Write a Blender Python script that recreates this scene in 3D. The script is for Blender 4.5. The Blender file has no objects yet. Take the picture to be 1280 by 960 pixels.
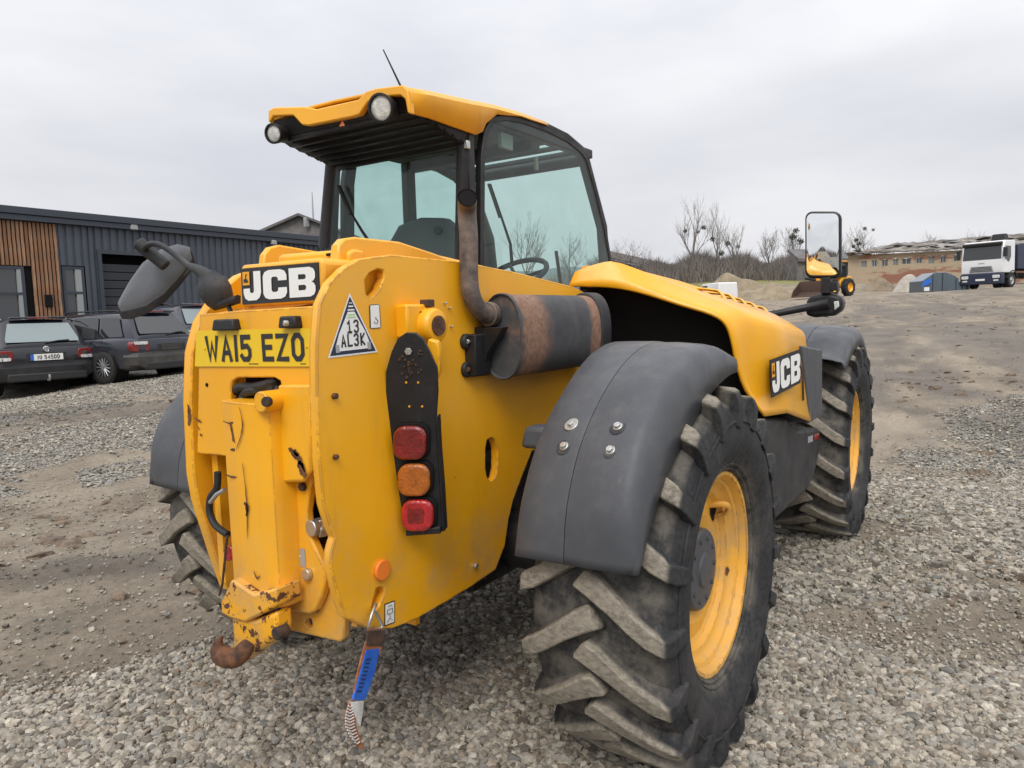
import bpy, bmesh, math, random
import numpy as np
from mathutils import Vector, Matrix, noise
from mathutils.geometry import tessellate_polygon
R = math.radians
rng = random.Random(7)
nrng = np.random.default_rng(7)
scene = bpy.context.scene
COL = scene.collection

# ------------------------------------------------------------------ camera
CAM = np.array((-2.288, -1.8423, 1.4766)); YAW, PITCH, ROLL, FPX = 0.58803, -0.09416, -0.02877, 896.3
_f = np.array((math.cos(YAW)*math.cos(PITCH), math.sin(YAW)*math.cos(PITCH), math.sin(PITCH)))
_r = np.cross(_f, (0, 0, 1)); _r /= np.linalg.norm(_r); _u = np.cross(_r, _f)
RT, UP = math.cos(ROLL)*_r+math.sin(ROLL)*_u, -math.sin(ROLL)*_r+math.cos(ROLL)*_u
cd = bpy.data.cameras.new('camera'); cam = bpy.data.objects.new('camera', cd); COL.objects.link(cam)
cam.matrix_world = Matrix(((RT[0], UP[0], -_f[0], CAM[0]), (RT[1], UP[1], -_f[1], CAM[1]), (RT[2], UP[2], -_f[2], CAM[2]), (0, 0, 0, 1)))
cd.sensor_width = 36; cd.lens = FPX/1280*36; cd.clip_start = .05; cd.clip_end = 3000
scene.camera = cam
scene.view_settings.view_transform = 'Standard'; scene.view_settings.look = 'None'
scene.view_settings.exposure = 0.22; scene.view_settings.gamma = 1

# ------------------------------------------------------------------ sky and sun (overcast)
SUN_EL, SUN_AZ = 48, 205        # azimuth (degrees from +x) the light comes from
w = bpy.data.worlds.new('World'); scene.world = w; w.use_nodes = True
nt = w.node_tree; N = nt.nodes; L = nt.links; N.clear()
out = N.new('ShaderNodeOutputWorld'); bg = N.new('ShaderNodeBackground'); L.new(bg.outputs[0], out.inputs[0])
sky = N.new('ShaderNodeTexSky'); sky.sky_type = 'NISHITA'; sky.sun_disc = False
sky.sun_elevation = R(SUN_EL); sky.sun_rotation = R(90-SUN_AZ); sky.dust_density = 4
tc = N.new('ShaderNodeTexCoord'); mp = N.new('ShaderNodeMapping'); mp.inputs['Scale'].default_value = (1.3, 1.3, 4.5)
L.new(tc.outputs['Generated'], mp.inputs['Vector'])
nz = N.new('ShaderNodeTexNoise'); nz.inputs['Scale'].default_value = 1.7; nz.inputs['Detail'].default_value = 5; nz.inputs['Roughness'].default_value = .5
L.new(mp.outputs[0], nz.inputs['Vector'])
cr = N.new('ShaderNodeValToRGB'); L.new(nz.outputs['Fac'], cr.inputs[0])
cr.color_ramp.elements[0].position = .3; cr.color_ramp.elements[0].color = (6.1, 6.25, 6.75, 1)
cr.color_ramp.elements[1].position = .68; cr.color_ramp.elements[1].color = (7.9, 7.9, 8.15, 1)
# a cloud deck is brighter overhead than at the horizon
sp = N.new('ShaderNodeSeparateXYZ'); L.new(tc.outputs['Generated'], sp.inputs[0])
zz = N.new('ShaderNodeMath'); zz.operation = 'POWER'; zz.use_clamp = True; L.new(sp.outputs['Z'], zz.inputs[0]); zz.inputs[1].default_value = 1.8
mr = N.new('ShaderNodeMapRange'); mr.inputs[1].default_value = 0; mr.inputs[2].default_value = 1; mr.inputs[3].default_value = .92; mr.inputs[4].default_value = 2.2
L.new(zz.outputs[0], mr.inputs[0])
vm = N.new('ShaderNodeVectorMath'); vm.operation = 'SCALE'; L.new(cr.outputs[0], vm.inputs[0]); L.new(mr.outputs[0], vm.inputs['Scale'])
mx = N.new('ShaderNodeMixRGB'); mx.inputs[0].default_value = .96; L.new(sky.outputs[0], mx.inputs[1]); L.new(vm.outputs[0], mx.inputs[2])
L.new(mx.outputs[0], bg.inputs[0]); bg.inputs[1].default_value = .1
sd = bpy.data.lights.new('sun', 'SUN'); sd.energy = 1.5; sd.angle = R(28); sd.color = (1, .94, .85)
so = bpy.data.objects.new('sun', sd); COL.objects.link(so)
_d = Vector((math.cos(R(SUN_AZ))*math.cos(R(SUN_EL)), math.sin(R(SUN_AZ))*math.cos(R(SUN_EL)), math.sin(R(SUN_EL))))
so.rotation_euler = _d.to_track_quat('Z', 'Y').to_euler()

# ------------------------------------------------------------------ helpers
def ray(px, py): return _f+(px-640)/FPX*RT-(py-480)/FPX*UP
def on(px, py, ax, val):
    "point of the vertical or level plane ax = val seen in that direction"
    d = ray(px, py); i = 'xyz'.index(ax); t = (val-CAM[i])/d[i]; return Vector(CAM+t*d)
def at(px, py, depth): return Vector(CAM+depth*ray(px, py))

class MB:
    def __init__(s): s.v = []; s.f = []; s.m = []
    def add(s, vs, fs, mi=0):
        o = len(s.v); s.v += [tuple(p) for p in vs]; s.f += [tuple(i+o for i in f) for f in fs]; s.m += [mi]*len(fs); return s
    def box(s, c, d, rot=None, mi=0, taper=1):
        c = Vector(c); vs = []
        for z in (-1, 1):
            k = taper if z > 0 else 1
            for x, y in ((-1, -1), (1, -1), (1, 1), (-1, 1)):
                p = Vector((x*d[0]/2*k, y*d[1]/2*k, z*d[2]/2)); vs.append(c+(rot @ p if rot else p))
        return s.add(vs, [(3, 2, 1, 0), (4, 5, 6, 7), (0, 1, 5, 4), (1, 2, 6, 5), (2, 3, 7, 6), (3, 0, 4, 7)], mi)
    def loft(s, rings, closed=True, caps=True, mi=0):
        n = len(rings[0]); vs = [p for r in rings for p in r]; fs = []
        for i in range(len(rings)-1):
            for j in range(n if closed else n-1):
                k = (j+1) % n; fs.append((i*n+j, i*n+k, (i+1)*n+k, (i+1)*n+j))
        if caps and closed: fs += [tuple(range(n-1, -1, -1)), tuple(range((len(rings)-1)*n, len(rings)*n))]
        return s.add(vs, fs, mi)
    def tube(s, path, r, n=8, mi=0, caps=True, flat=1):
        path = [Vector(p) for p in path]; rs = r if isinstance(r, (list, tuple)) else [r]*len(path)
        rings = []; t = (path[1]-path[0]).normalized()
        a = t.cross(Vector((0, 0, 1)));  a = a if a.length > .05 else t.cross(Vector((1, 0, 0)))
        a.normalize()
        for i, p in enumerate(path):
            t = (path[min(i+1, len(path)-1)]-path[max(i-1, 0)]).normalized()
            a = (a-t*a.dot(t)).normalized(); b = t.cross(a)
            rings.append([p+rs[i]*(a*math.cos(2*math.pi*k/n)+b*flat*math.sin(2*math.pi*k/n)) for k in range(n)])
        return s.loft(rings, True, caps, mi)
    def cyl(s, p0, p1, r, n=16, r1=None, mi=0): return s.tube([p0, p1], [r, r if r1 is None else r1], n, mi)
    def rev(s, prof, o=(0, 0, 0), ax=(0, 1, 0), n=32, mi=0, closed=False):
        o = Vector(o); ax = Vector(ax).normalized(); a = ax.orthogonal().normalized(); b = ax.cross(a)
        rings = [[o+ax*q[0]+q[1]*(a*math.cos(2*math.pi*k/n)+b*math.sin(2*math.pi*k/n)) for q in prof] for k in range(n)]
        rings.append(rings[0]); m = len(prof); vs = [p for r_ in rings[:-1] for p in r_]; fs = []
        for k in range(n):
            k2 = (k+1) % n
            for j in range(m if closed else m-1):
                j2 = (j+1) % m; fs.append((k*m+j, k2*m+j, k2*m+j2, k*m+j2))
        return s.add(vs, fs, mi)
    def prism(s, loop, to3, w0, w1, holes=(), mi=0):
        "outline with holes, given thickness from w0 to w1"
        loops = [list(loop)]+[list(h) for h in holes]
        pts = [q for l in loops for q in l]; n = len(pts)
        vs = [to3(q[0], q[1], w0) for q in pts]+[to3(q[0], q[1], w1) for q in pts]; fs = []
        if holes:
            bm = bmesh.new(); bv = [bm.verts.new((q[0], q[1], 0)) for q in pts]; ed = []; k0 = 0
            for l in loops:
                ed += [bm.edges.new((bv[k0+i], bv[k0+(i+1) % len(l)])) for i in range(len(l))]; k0 += len(l)
            bm.verts.index_update(); bmesh.ops.triangle_fill(bm, use_beauty=True, use_dissolve=False, edges=ed)
            tri = [tuple(v.index for v in f.verts) for f in bm.faces]; bm.free()
        else: tri = [tuple(range(n))]
        for t in tri: fs.append(tuple(t)); fs.append(tuple(i+n for i in reversed(t)))
        o = 0
        for l in loops:
            m = len(l)
            for i in range(m): fs.append((o+i, o+i+n, o+(i+1) % m+n, o+(i+1) % m))
            o += m
        return s.add(vs, fs, mi)
    def build(s, name, mat, parent=None, ang=35, bevel=0, seg=2, loc=None):
        me = bpy.data.meshes.new(name); me.from_pydata(s.v, [], s.f)
        bm = bmesh.new(); bm.from_mesh(me); bmesh.ops.recalc_face_normals(bm, faces=bm.faces); bm.to_mesh(me); bm.free()
        for m_ in (mat if isinstance(mat, (list, tuple)) else [mat]): me.materials.append(m_)
        me.polygons.foreach_set('material_index', s.m)
        if ang: me.shade_smooth(); me.set_sharp_from_angle(angle=R(ang))
        o = bpy.data.objects.new(name, me); COL.objects.link(o)
        if bevel:
            b = o.modifiers.new('bevel', 'BEVEL'); b.width = bevel; b.segments = seg; b.limit_method = 'ANGLE'; b.angle_limit = R(40)
        if parent: o.parent = parent
        if loc: o.location = loc
        return o
def tag(o, label=None, cat=None, group=None, kind=None):
    for k, v_ in (('label', label), ('category', cat), ('group', group), ('kind', kind)):
        if v_: o[k] = v_
    return o
def thing(name, label, cat, loc=(0, 0, 0), rz=0, group=None):
    o = bpy.data.objects.new(name, None); COL.objects.link(o); o.location = loc; o.rotation_euler = (0, 0, rz); o.empty_display_size = .2
    return tag(o, label, cat, group)
def children(o): return [c for c in bpy.data.objects if c.parent == o]
def copy_tree(o, parent=None):
    c = o.copy(); COL.objects.link(c)
    if parent: c.parent = parent; c.matrix_parent_inverse = o.matrix_parent_inverse
    for ch in children(o): copy_tree(ch, c)
    return c
XZ = lambda y0: (lambda a, b, t: Vector((a, y0+t, b)))      # outline in x,z; thickness along y
YZ = lambda x0: (lambda a, b, t: Vector((x0+t, a, b)))
XY = lambda z0: (lambda a, b, t: Vector((a, b, z0+t)))
def rrect(cx, cy, w_, h_, r, n=4):
    o = []
    for sx, sy, a0 in ((1, 1, 0), (-1, 1, 90), (-1, -1, 180), (1, -1, 270)):
        for k in range(n+1):
            a = R(a0+90*k/n); o.append((cx+sx*(w_/2-r)+r*math.cos(a), cy+sy*(h_/2-r)+r*math.sin(a)))
    return o
def ell(cx, cy, rx, ry, n=20, rot=0):
    c, s_ = math.cos(rot), math.sin(rot)
    return [(cx+rx*math.cos(2*math.pi*k/n)*c-ry*math.sin(2*math.pi*k/n)*s_, cy+rx*math.cos(2*math.pi*k/n)*s_+ry*math.sin(2*math.pi*k/n)*c) for k in range(n)]
def smooth(pts, n=4, closed=False):
    "Catmull-Rom through the points"
    P = [np.array(q, float) for q in pts]; o = []; m = len(P)
    rngi = range(m if closed else m-1)
    for i in rngi:
        p1, p2 = P[i], P[(i+1) % m]
        p0 = P[i-1] if closed or i else p1; p3 = P[(i+2) % m] if closed or i+2 < m else p2
        for k in range(n):
            t = k/n; o.append(tuple(.5*((2*p1)+(-p0+p2)*t+(2*p0-5*p1+4*p2-p3)*t*t+(-p0+3*p1-3*p2+p3)*t**3)))
    if not closed: o.append(tuple(P[-1]))
    return o

# ------------------------------------------------------------------ materials
def mat(name, col, rough=.6, metal=0, spec=.5, coat=0):
    m = bpy.data.materials.new(name); m.use_nodes = True; b = m.node_tree.nodes['Principled BSDF']
    b.inputs['Base Color'].default_value = (*col, 1); b.inputs['Roughness'].default_value = rough; b.inputs['Metallic'].default_value = metal
    b.inputs['Specular IOR Level'].default_value = spec; b.inputs['Coat Weight'].default_value = coat
    return m
class NB:
    "small node-graph helper"
    def __init__(s, m): s.m = m; s.t = m.node_tree; s.b = s.t.nodes['Principled BSDF']; s.tc = s.t.nodes.new('ShaderNodeTexCoord')
    def n(s, ty, **kw):
        o = s.t.nodes.new(ty)
        for k, v_ in kw.items(): setattr(o, k, v_)
        return o
    def l(s, a, b): s.t.links.new(a, b)
    def noise(s, scale, detail=4, rough=.55, vec=None, stretch=None):
        o = s.n('ShaderNodeTexNoise'); o.inputs['Scale'].default_value = scale; o.inputs['Detail'].default_value = detail; o.inputs['Roughness'].default_value = rough
        v_ = vec or s.tc.outputs['Object']
        if stretch:
            mp = s.n('ShaderNodeMapping'); mp.inputs['Scale'].default_value = stretch; s.l(v_, mp.inputs['Vector']); v_ = mp.outputs[0]
        s.l(v_, o.inputs['Vector']); return o.outputs['Fac']
    def ramp(s, x, a, b, va=0, vb=1):
        o = s.n('ShaderNodeMapRange'); o.interpolation_type = 'SMOOTHSTEP'
        for i, v_ in zip((1, 2, 3, 4), (a, b, va, vb)): o.inputs[i].default_value = v_
        s.l(x, o.inputs[0]); return o.outputs[0]
    def math(s, op, a, b=None, clamp=False):
        o = s.n('ShaderNodeMath', operation=op); o.use_clamp = clamp
        for i, v_ in enumerate((a, b)):
            if v_ is None: continue
            if isinstance(v_, (int, float)): o.inputs[i].default_value = v_
            else: s.l(v_, o.inputs[i])
        return o.outputs[0]
    def mix(s, fac, a, b):
        o = s.n('ShaderNodeMix', data_type='RGBA')
        for i, v_ in ((0, fac), (6, a), (7, b)):
            if isinstance(v_, (int, float)): o.inputs[i].default_value = v_
            elif isinstance(v_, tuple): o.inputs[i].default_value = (*v_[:3], 1)
            else: s.l(v_, o.inputs[i])
        return o.outputs[2]
    def sep(s, v_=None):
        o = s.n('ShaderNodeSeparateXYZ'); s.l(v_ or s.tc.outputs['Object'], o.inputs[0]); return o.outputs
    def attr(s, nm): o = s.n('ShaderNodeAttribute'); o.attribute_name = nm; return o.outputs
    def edge(s, rad=.012):
        bv = s.n('ShaderNodeBevel'); bv.samples = 4; bv.inputs[0].default_value = rad
        g = s.n('ShaderNodeNewGeometry'); d = s.n('ShaderNodeVectorMath', operation='DOT_PRODUCT'); s.l(bv.outputs[0], d.inputs[0]); s.l(g.outputs['Normal'], d.inputs[1])
        return s.math('SUBTRACT', 1, d.outputs['Value'])
    def color(s, c): s.l(c, s.b.inputs['Base Color']); return s
    def rough(s, c): s.l(c, s.b.inputs['Roughness']); return s
    def bump(s, h, strength=.3, dist=.01):
        o = s.n('ShaderNodeBump'); o.inputs['Strength'].default_value = strength; o.inputs['Distance'].default_value = dist; s.l(h, o.inputs['Height']); s.l(o.outputs[0], s.b.inputs['Normal']); return s

YEL = (.88, .405, .007)
def yellow(name, chip=.5, edge=1, grime=.5, base=YEL):
    "machine enamel: mottled, worn to rust at its edges, chipped, mud-splashed low down"
    m = mat(name, base, .38, 0, .5, .25); m.node_tree.nodes['Principled BSDF'].inputs['Coat Roughness'].default_value = .25; g = NB(m); z = g.sep()[2]
    c = g.mix(g.ramp(g.noise(2.2, 3), .3, .7), tuple(x*.93 for x in base), tuple(min(.9, x*1.06) for x in base))
    streak = g.ramp(g.noise(9, 5, .65, stretch=(1, 1, .16)), .56, .78)
    c = g.mix(g.math('MULTIPLY', streak, .30), c, (.40, .22, .06)); c = g.mix(g.math('MULTIPLY', g.ramp(g.noise(130, 3, .6, stretch=(.05, .3, 1)), .66, .72), .22), c, (.62, .42, .16)); c = g.mix(g.math('MULTIPLY', g.ramp(g.noise(1.6, 6, .7), .45, .75), .14), c, (.52, .40, .22))
    sm = g.ramp(g.noise(26, 6, .7), .62, .7)
    low = g.ramp(z, 1.15, .45)
    c = g.mix(g.math('MULTIPLY', g.math('MULTIPLY', g.ramp(g.noise(5, 6, .7), .42, .72), low), grime), c, (.36, .29, .19))
    c = g.mix(g.math('MULTIPLY', g.math('MULTIPLY', sm, low), .8*grime), c, (.40, .36, .30))
    n1 = g.noise(38 if chip < 1.2 else 24, 6, .7); n2 = g.noise(7, 3, .6)
    chips = g.math('MULTIPLY', g.ramp(n1, .70-.13*max(0, chip-1), .715-.13*max(0, chip-1)), g.ramp(n2, .68-.24*chip, .74-.24*chip))
    if edge:
        e = g.math('MULTIPLY', g.ramp(g.edge(), .02, .12), g.ramp(g.math('ADD', g.noise(22, 5, .7), g.math('MULTIPLY', g.noise(4, 2), .5)), .86-.1*edge, .92-.1*edge))
        chips = g.math('MAXIMUM', chips, e)
    c = g.mix(chips, c, g.mix(g.noise(60, 3), (.055, .025, .016), (.15, .055, .025)))
    g.color(c); g.rough(g.math('ADD', g.math('MULTIPLY', chips, .4), g.ramp(g.noise(12, 4), .3, .7, .32, .5)))
    g.bump(g.math('SUBTRACT', g.math('MULTIPLY', g.noise(160, 2), .06), g.math('MULTIPLY', chips, .6)), .25, .003)
    return m
M = {}
M['yellow'] = yellow('yellow_paint', .25, .6, .5)
M['yellow_worn'] = yellow('worn_yellow_paint', .85, 1.7, .55)
M['yellow_hook'] = yellow('rusted_yellow_paint', 2.15, 2.6, .9)
M['yellow_clean'] = yellow('bonnet_yellow_paint', -.6, 0, .12)
M['yellow_rim'] = yellow('rim_yellow_paint', .4, 1.2, .5, (.80, .40, .035))
def rusty(name, a, b, sc=30, rough=.85):
    m = mat(name, a, rough); g = NB(m); g.color(g.mix(g.ramp(g.noise(sc, 6, .7), .35, .65), a, b)).bump(g.noise(sc*3, 4), .4, .004); return m
M['rust'] = rusty('rust', (.045, .022, .014), (.16, .065, .028))
M['rust_dark'] = rusty('dark_rusty_steel', (.03, .024, .02), (.10, .05, .03), 20)
def plastic(name, a, b, dust=.35, rough=.55):
    m = mat(name, a, rough, 0, .4); g = NB(m)
    c = g.mix(g.ramp(g.noise(3, 5, .6), .35, .7), a, b)
    up = g.n('ShaderNodeNewGeometry'); nz_ = g.sep(up.outputs['Normal'])[2]
    d = g.math('MULTIPLY', g.math('MULTIPLY', g.ramp(g.noise(14, 7, .75), .42, .75), g.ramp(nz_, -.3, .9, .35, 1)), dust)
    c = g.mix(d, c, (.27, .25, .22))
    scr = g.ramp(g.noise(40, 3, .6, stretch=(.12, 1, .3)), .70, .78)
    c = g.mix(g.math('MULTIPLY', scr, .3), c, (.2, .2, .2))
    g.color(c).rough(g.ramp(g.noise(8, 4), .3, .7, rough-.1, rough+.12)).bump(g.noise(240, 3), .12, .002); return m
M['fender'] = plastic('grey_black_plastic', (.066, .071, .081), (.076, .081, .092), .16, .46)
M['shell'] = plastic('smooth_mirror_shell', (.13, .142, .16), (.15, .162, .18), .06, .3)  # paler bluish base colour, sky sheen put into it
M['plastic'] = plastic('black_plastic', (.022, .023, .026), (.035, .036, .04), .25)
M['black'] = plastic('black_painted_steel', (.010, .010, .012), (.017, .017, .019), .10, .45)
M['shade_black'] = mat('dark_interior', (.012, .011, .011), .9)  # near-black putting shade into holes, gaps and hollows; also some black parts
M['shade_black'].node_tree.nodes['Principled BSDF'].inputs['Specular IOR Level'].default_value = .15
def rubber(name, tread):
    m = mat(name, (.03, .031, .033), .75, 0, .35); g = NB(m); x, y, z = g.sep()[:3]
    r_ = g.math('SQRT', g.math('ADD', g.math('MULTIPLY', x, x), g.math('MULTIPLY', z, z)))
    dust = g.ramp(g.noise(7, 7, .7), .40, .78, .02, .6)
    c = g.mix(g.ramp(g.noise(60, 4), .35, .7), (.016, .017, .020), (.032, .033, .036)); c = g.mix(g.math('MULTIPLY', dust, .55), c, (.16, .15, .135))
    ay = g.math('ABSOLUTE', y)
    floor_ = g.math('MULTIPLY', g.ramp(ay, .215, .19), g.ramp(g.noise(10, 6, .7), .36, .62))
    c = g.mix(g.math('MULTIPLY', floor_, .62), c, g.mix(g.noise(45, 5, .7), (.11, .10, .085), (.25, .225, .185)))
    top = g.math('MULTIPLY', g.math('MULTIPLY', g.ramp(r_, .592, .610), g.ramp(ay, .234, .214)), g.ramp(g.noise(26, 7, .8), .30, .50, .25, 1))
    mud = g.mix(g.ramp(g.noise(75, 7, .75, stretch=(1, .45, 1)), .30, .66), (.165, .147, .117), (.33, .297, .24))
    c = g.mix(top, c, mud); g.color(c).bump(g.math('ADD', g.noise(150, 4, .7), g.math('MULTIPLY', g.noise(40, 4), .7)), .45, .006); return m
M['rubber'] = rubber('dusty_tyre_rubber', True)
M['tyre_plain'] = mat('car_tyre_rubber', (.018, .018, .019), .8)
def glass(name, tint, rough=.02, refl=1.0, dirt=.10):
    m = bpy.data.materials.new(name); m.use_nodes = True; t = m.node_tree; t.nodes.clear(); n = t.nodes.new; l = t.links.new
    o = n('ShaderNodeOutputMaterial'); tr = n('ShaderNodeBsdfTransparent'); tr.inputs[0].default_value = (*tint, 1)
    gl = n('ShaderNodeBsdfGlossy'); gl.inputs['Roughness'].default_value = rough; lw = n('ShaderNodeLayerWeight'); lw.inputs[0].default_value = .5; pw = n('ShaderNodeMath'); pw.operation = 'POWER'; l(lw.outputs['Facing'], pw.inputs[0]); pw.inputs[1].default_value = 4.5
    fr = n('ShaderNodeMapRange'); fr.inputs[3].default_value = .025; fr.inputs[4].default_value = .6; l(pw.outputs[0], fr.inputs[0])
    mxs = n('ShaderNodeMixShader'); l(fr.outputs[0], mxs.inputs[0]); l(tr.outputs[0], mxs.inputs[1]); l(gl.outputs[0], mxs.inputs[2])
    df = n('ShaderNodeBsdfDiffuse'); df.inputs[0].default_value = (.35, .34, .31, 1); tcx = n('ShaderNodeTexCoord'); nz_ = n('ShaderNodeTexNoise'); nz_.inputs['Scale'].default_value = 6; nz_.inputs['Detail'].default_value = 7
    l(tcx.outputs['Object'], nz_.inputs['Vector']); ra = n('ShaderNodeMapRange'); ra.inputs[1].default_value = .35; ra.inputs[2].default_value = .8; ra.inputs[3].default_value = dirt*.2; ra.inputs[4].default_value = dirt*1.6; l(nz_.outputs['Fac'], ra.inputs[0])
    m2 = n('ShaderNodeMixShader'); l(ra.outputs[0], m2.inputs[0]); l(mxs.outputs[0], m2.inputs[1]); l(df.outputs[0], m2.inputs[2]); l(m2.outputs[0], o.inputs[0]); return m
M['glass'] = glass('green_tinted_cab_glass', (.85, .945, .92), dirt=.035)
M['car_glass'] = mat('dark_car_glass', (.02, .023, .025), .05, 0, .9)
M['pale_glass'] = mat('bright_car_glass', (.20, .25, .26), .06, 0, .9)
M['building_glass'] = mat('window_glass', (.03, .033, .037), .04, 0, 1)
M['mirror'] = mat('mirror_glass', (.86, .88, .88), .015, 1)
def lens(name, col, rough=.2, ribs=0):
    m = mat(name, col, rough, 0, .6, .6); g = NB(m)
    v_ = g.n('ShaderNodeTexVoronoi'); v_.inputs['Scale'].default_value = 130; g.l(g.tc.outputs['Object'], v_.inputs['Vector'])
    g.bump(v_.outputs['Distance'], .5, .003); g.color(g.mix(g.ramp(g.noise(30, 4), .3, .7), tuple(x*.6 for x in col), col)); return m
M['red_lens'] = lens('red_lens', (.24, .012, .012)); M['bright_red'] = lens('bright_red_lens', (.50, .018, .025)); M['amber_lens'] = lens('amber_lens', (.46, .13, .012)); M['clear_lens'] = lens('clear_lens', (.78, .8, .78), .12)
M['orange_reflector'] = mat('orange_reflector', (.85, .22, .03), .35)
M['steel'] = mat('zinc_steel', (.55, .55, .53), .38, .85); M['chrome'] = mat('chrome', (.75, .75, .75), .15, 1)
M['alloy'] = mat('wheel_alloy', (.42, .43, .44), .35, .7)
M['white'] = mat('white_print', (.80, .80, .78), .5); M['ink'] = mat('black_print', (.022, .022, .024), .5); M['navy_ink'] = mat('navy_print', (.02, .028, .06), .5); M['green_ink'] = mat('green_print', (.40, .62, .22), .5)
M['grey_ink'] = mat('grey_print', (.35, .36, .38), .5)
M['plate_yellow'] = mat('number_plate_yellow', (.80, .53, .015), .35)
M['badge_amber'] = mat('badge_amber', (.80, .36, .02), .4)
def muffler():
    m = mat('heat_stained_muffler', (.05, .05, .052), .7, .1); g = NB(m); x = g.sep()[0]; wob = g.math('MULTIPLY', g.math('SUBTRACT', g.noise(9, 4), .5), .13); x = g.math('ADD', x, wob)
    band = g.math('MAXIMUM', g.math('MULTIPLY', g.ramp(x, -.285, -.25), g.ramp(x, -.07, -.17)), g.ramp(x, .19, .235))
    c = g.mix(g.ramp(g.noise(14, 6, .7), .35, .7), (.055, .058, .064), (.085, .085, .088))
    band = g.math('MULTIPLY', band, g.ramp(g.noise(20, 7, .75), .28, .52, .6, 1)); c = g.mix(g.math('MULTIPLY', band, .92), c, g.mix(g.ramp(g.noise(48, 7, .8), .35, .62), (.22, .11, .065), (.36, .21, .135))); c = g.mix(g.ramp(g.noise(90, 5, .8), .64, .70, 0, .6), c, (.03, .022, .018))
    g.color(c).bump(g.noise(60, 4), .2, .002); return m
M['muffler'] = muffler()
M['pipe'] = rusty('exhaust_pipe_steel', (.05, .043, .04), (.20, .15, .12), 9, .6)
M['hose'] = mat('hydraulic_hose', (.02, .02, .021), .6); M['seat'] = mat('seat_shell', (.09, .10, .115), .6)
M['cab_grey'] = plastic('cab_frame_grey', (.035, .037, .042), (.05, .052, .058), .1)
M['cab_light'] = mat('cab_lining', (.30, .32, .32), .7)
M['orange_web'] = rusty('dirty_orange_webbing', (.26, .09, .035), (.45, .17, .07), 60); M['blue_label'] = rusty('blue_strap_label', (.02, .10, .48), (.03, .16, .62), 20, .5); M['dirty_white'] = rusty('dirty_white_cloth', (.45, .44, .41), (.72, .72, .70), 40)
def carpaint(name, col, dirt=.35):
    m = mat(name, col, .18, .1, .5, .6); g = NB(m); z = g.sep()[2]
    d = g.math('MULTIPLY', g.ramp(z, .9, .2), g.ramp(g.noise(5, 6), .3, .7, .4, 1)); c = g.mix(g.math('MULTIPLY', d, dirt), col, (.16, .145, .125)); g.color(c); g.rough(g.math('ADD', g.math('MULTIPLY', d, .4), .22)); return m
M['car_blue'] = carpaint('dark_blue_car_paint', (.009, .011, .022), .25); M['car_black'] = carpaint('black_car_paint', (.008, .009, .014), .16); M['car_grey'] = carpaint('grey_car_paint', (.05, .055, .07))
M['bumper'] = carpaint('dirty_bumper', (.02, .021, .024), .6)

# ------------------------------------------------------------------ lettering
def rows(loop, c4):
    "unit-square outline onto the quad c4 = bottom-left, bottom-right, top-right, top-left"
    a, b, c, d = c4
    return [a*(1-u)*(1-v)+b*u*(1-v)+c*u*v+d*(1-u)*v for u, v in loop]
def decal(mb, loop, c4, off, holes=(), mi=0):
    "flat print lying off metres proud of the quad"
    a, b, c, d = c4; n = (b-a).cross(d-a).normalized()*off
    loops = [loop]+list(holes); vs = [p+n for l in loops for p in rows(l, c4)]
    tri = tessellate_polygon([[Vector((q[0], q[1], 0)) for q in l] for l in loops])
    mb.add(vs, [tuple(t) for t in tri], mi)
def sub(c4, u0, u1, v0, v1): return rows([(u0, v0), (u1, v0), (u1, v1), (u0, v1)], c4)
SQ = [(0, 0), (1, 0), (1, 1), (0, 1)]
BIG = {'J': ([(.6, 1), (1, 1), (1, .25), (.9, .08), (.72, 0), (.26, 0), (.08, .08), (0, .25), (0, .42), (.37, .42), (.37, .32), (.42, .26), (.55, .26), (.6, .32)], []),
       'C': ([(1, .62), (1, .8), (.92, .94), (.75, 1), (.25, 1), (.08, .94), (0, .8), (0, .2), (.08, .06), (.25, 0), (.75, 0), (.92, .06), (1, .2), (1, .38), (.64, .38), (.64, .3), (.58, .24), (.42, .24), (.36, .3), (.36, .7), (.42, .76), (.58, .76), (.64, .7), (.64, .62)], []),
       'B': ([(0, 0), (0, 1), (.8, 1), (.94, .94), (1, .82), (1, .64), (.94, .54), (.86, .5), (.94, .46), (1, .36), (1, .18), (.94, .06), (.8, 0)],
             [[(.36, .6), (.6, .6), (.65, .64), (.65, .73), (.6, .77), (.36, .77)], [(.36, .23), (.6, .23), (.65, .28), (.65, .36), (.6, .41), (.36, .41)]])}
def jcb_badge(name, c4, parent):
    "black panel, white block letters, amber square with a small digger emblem"
    bk = MB(); decal(bk, [(.015, 0), (.985, 0), (1, .03), (1, .97), (.985, 1), (.015, 1), (0, .97), (0, .03)], c4, .003); decal(bk, SQ, c4, 0)
    o = bk.build(name, M['ink'], parent, 0)
    wl = MB()
    for ch, u0, u1 in (('J', .035, .275), ('C', .305, .615), ('B', .645, .965)):
        lp, hs = BIG[ch]; decal(wl, lp, sub(c4, u0, u1, .1, .9), .005, hs)
    wl.build('letters', M['white'], o, 0)
    e = MB(); decal(e, SQ, sub(c4, .03, .125, .53, .9), .0055); e.build('emblem_square', M['badge_amber'], o, 0)
    e = MB(); q = sub(c4, .045, .11, .58, .85)
    decal(e, [(.05, .1), (.95, .1), (.95, .25), (.75, .45), (.55, .45), (.6, .8), (.9, .95), (.45, .92), (.38, .45), (.05, .45)], q, .007); e.build('emblem', M['ink'], o, 0)
    return o
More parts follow.
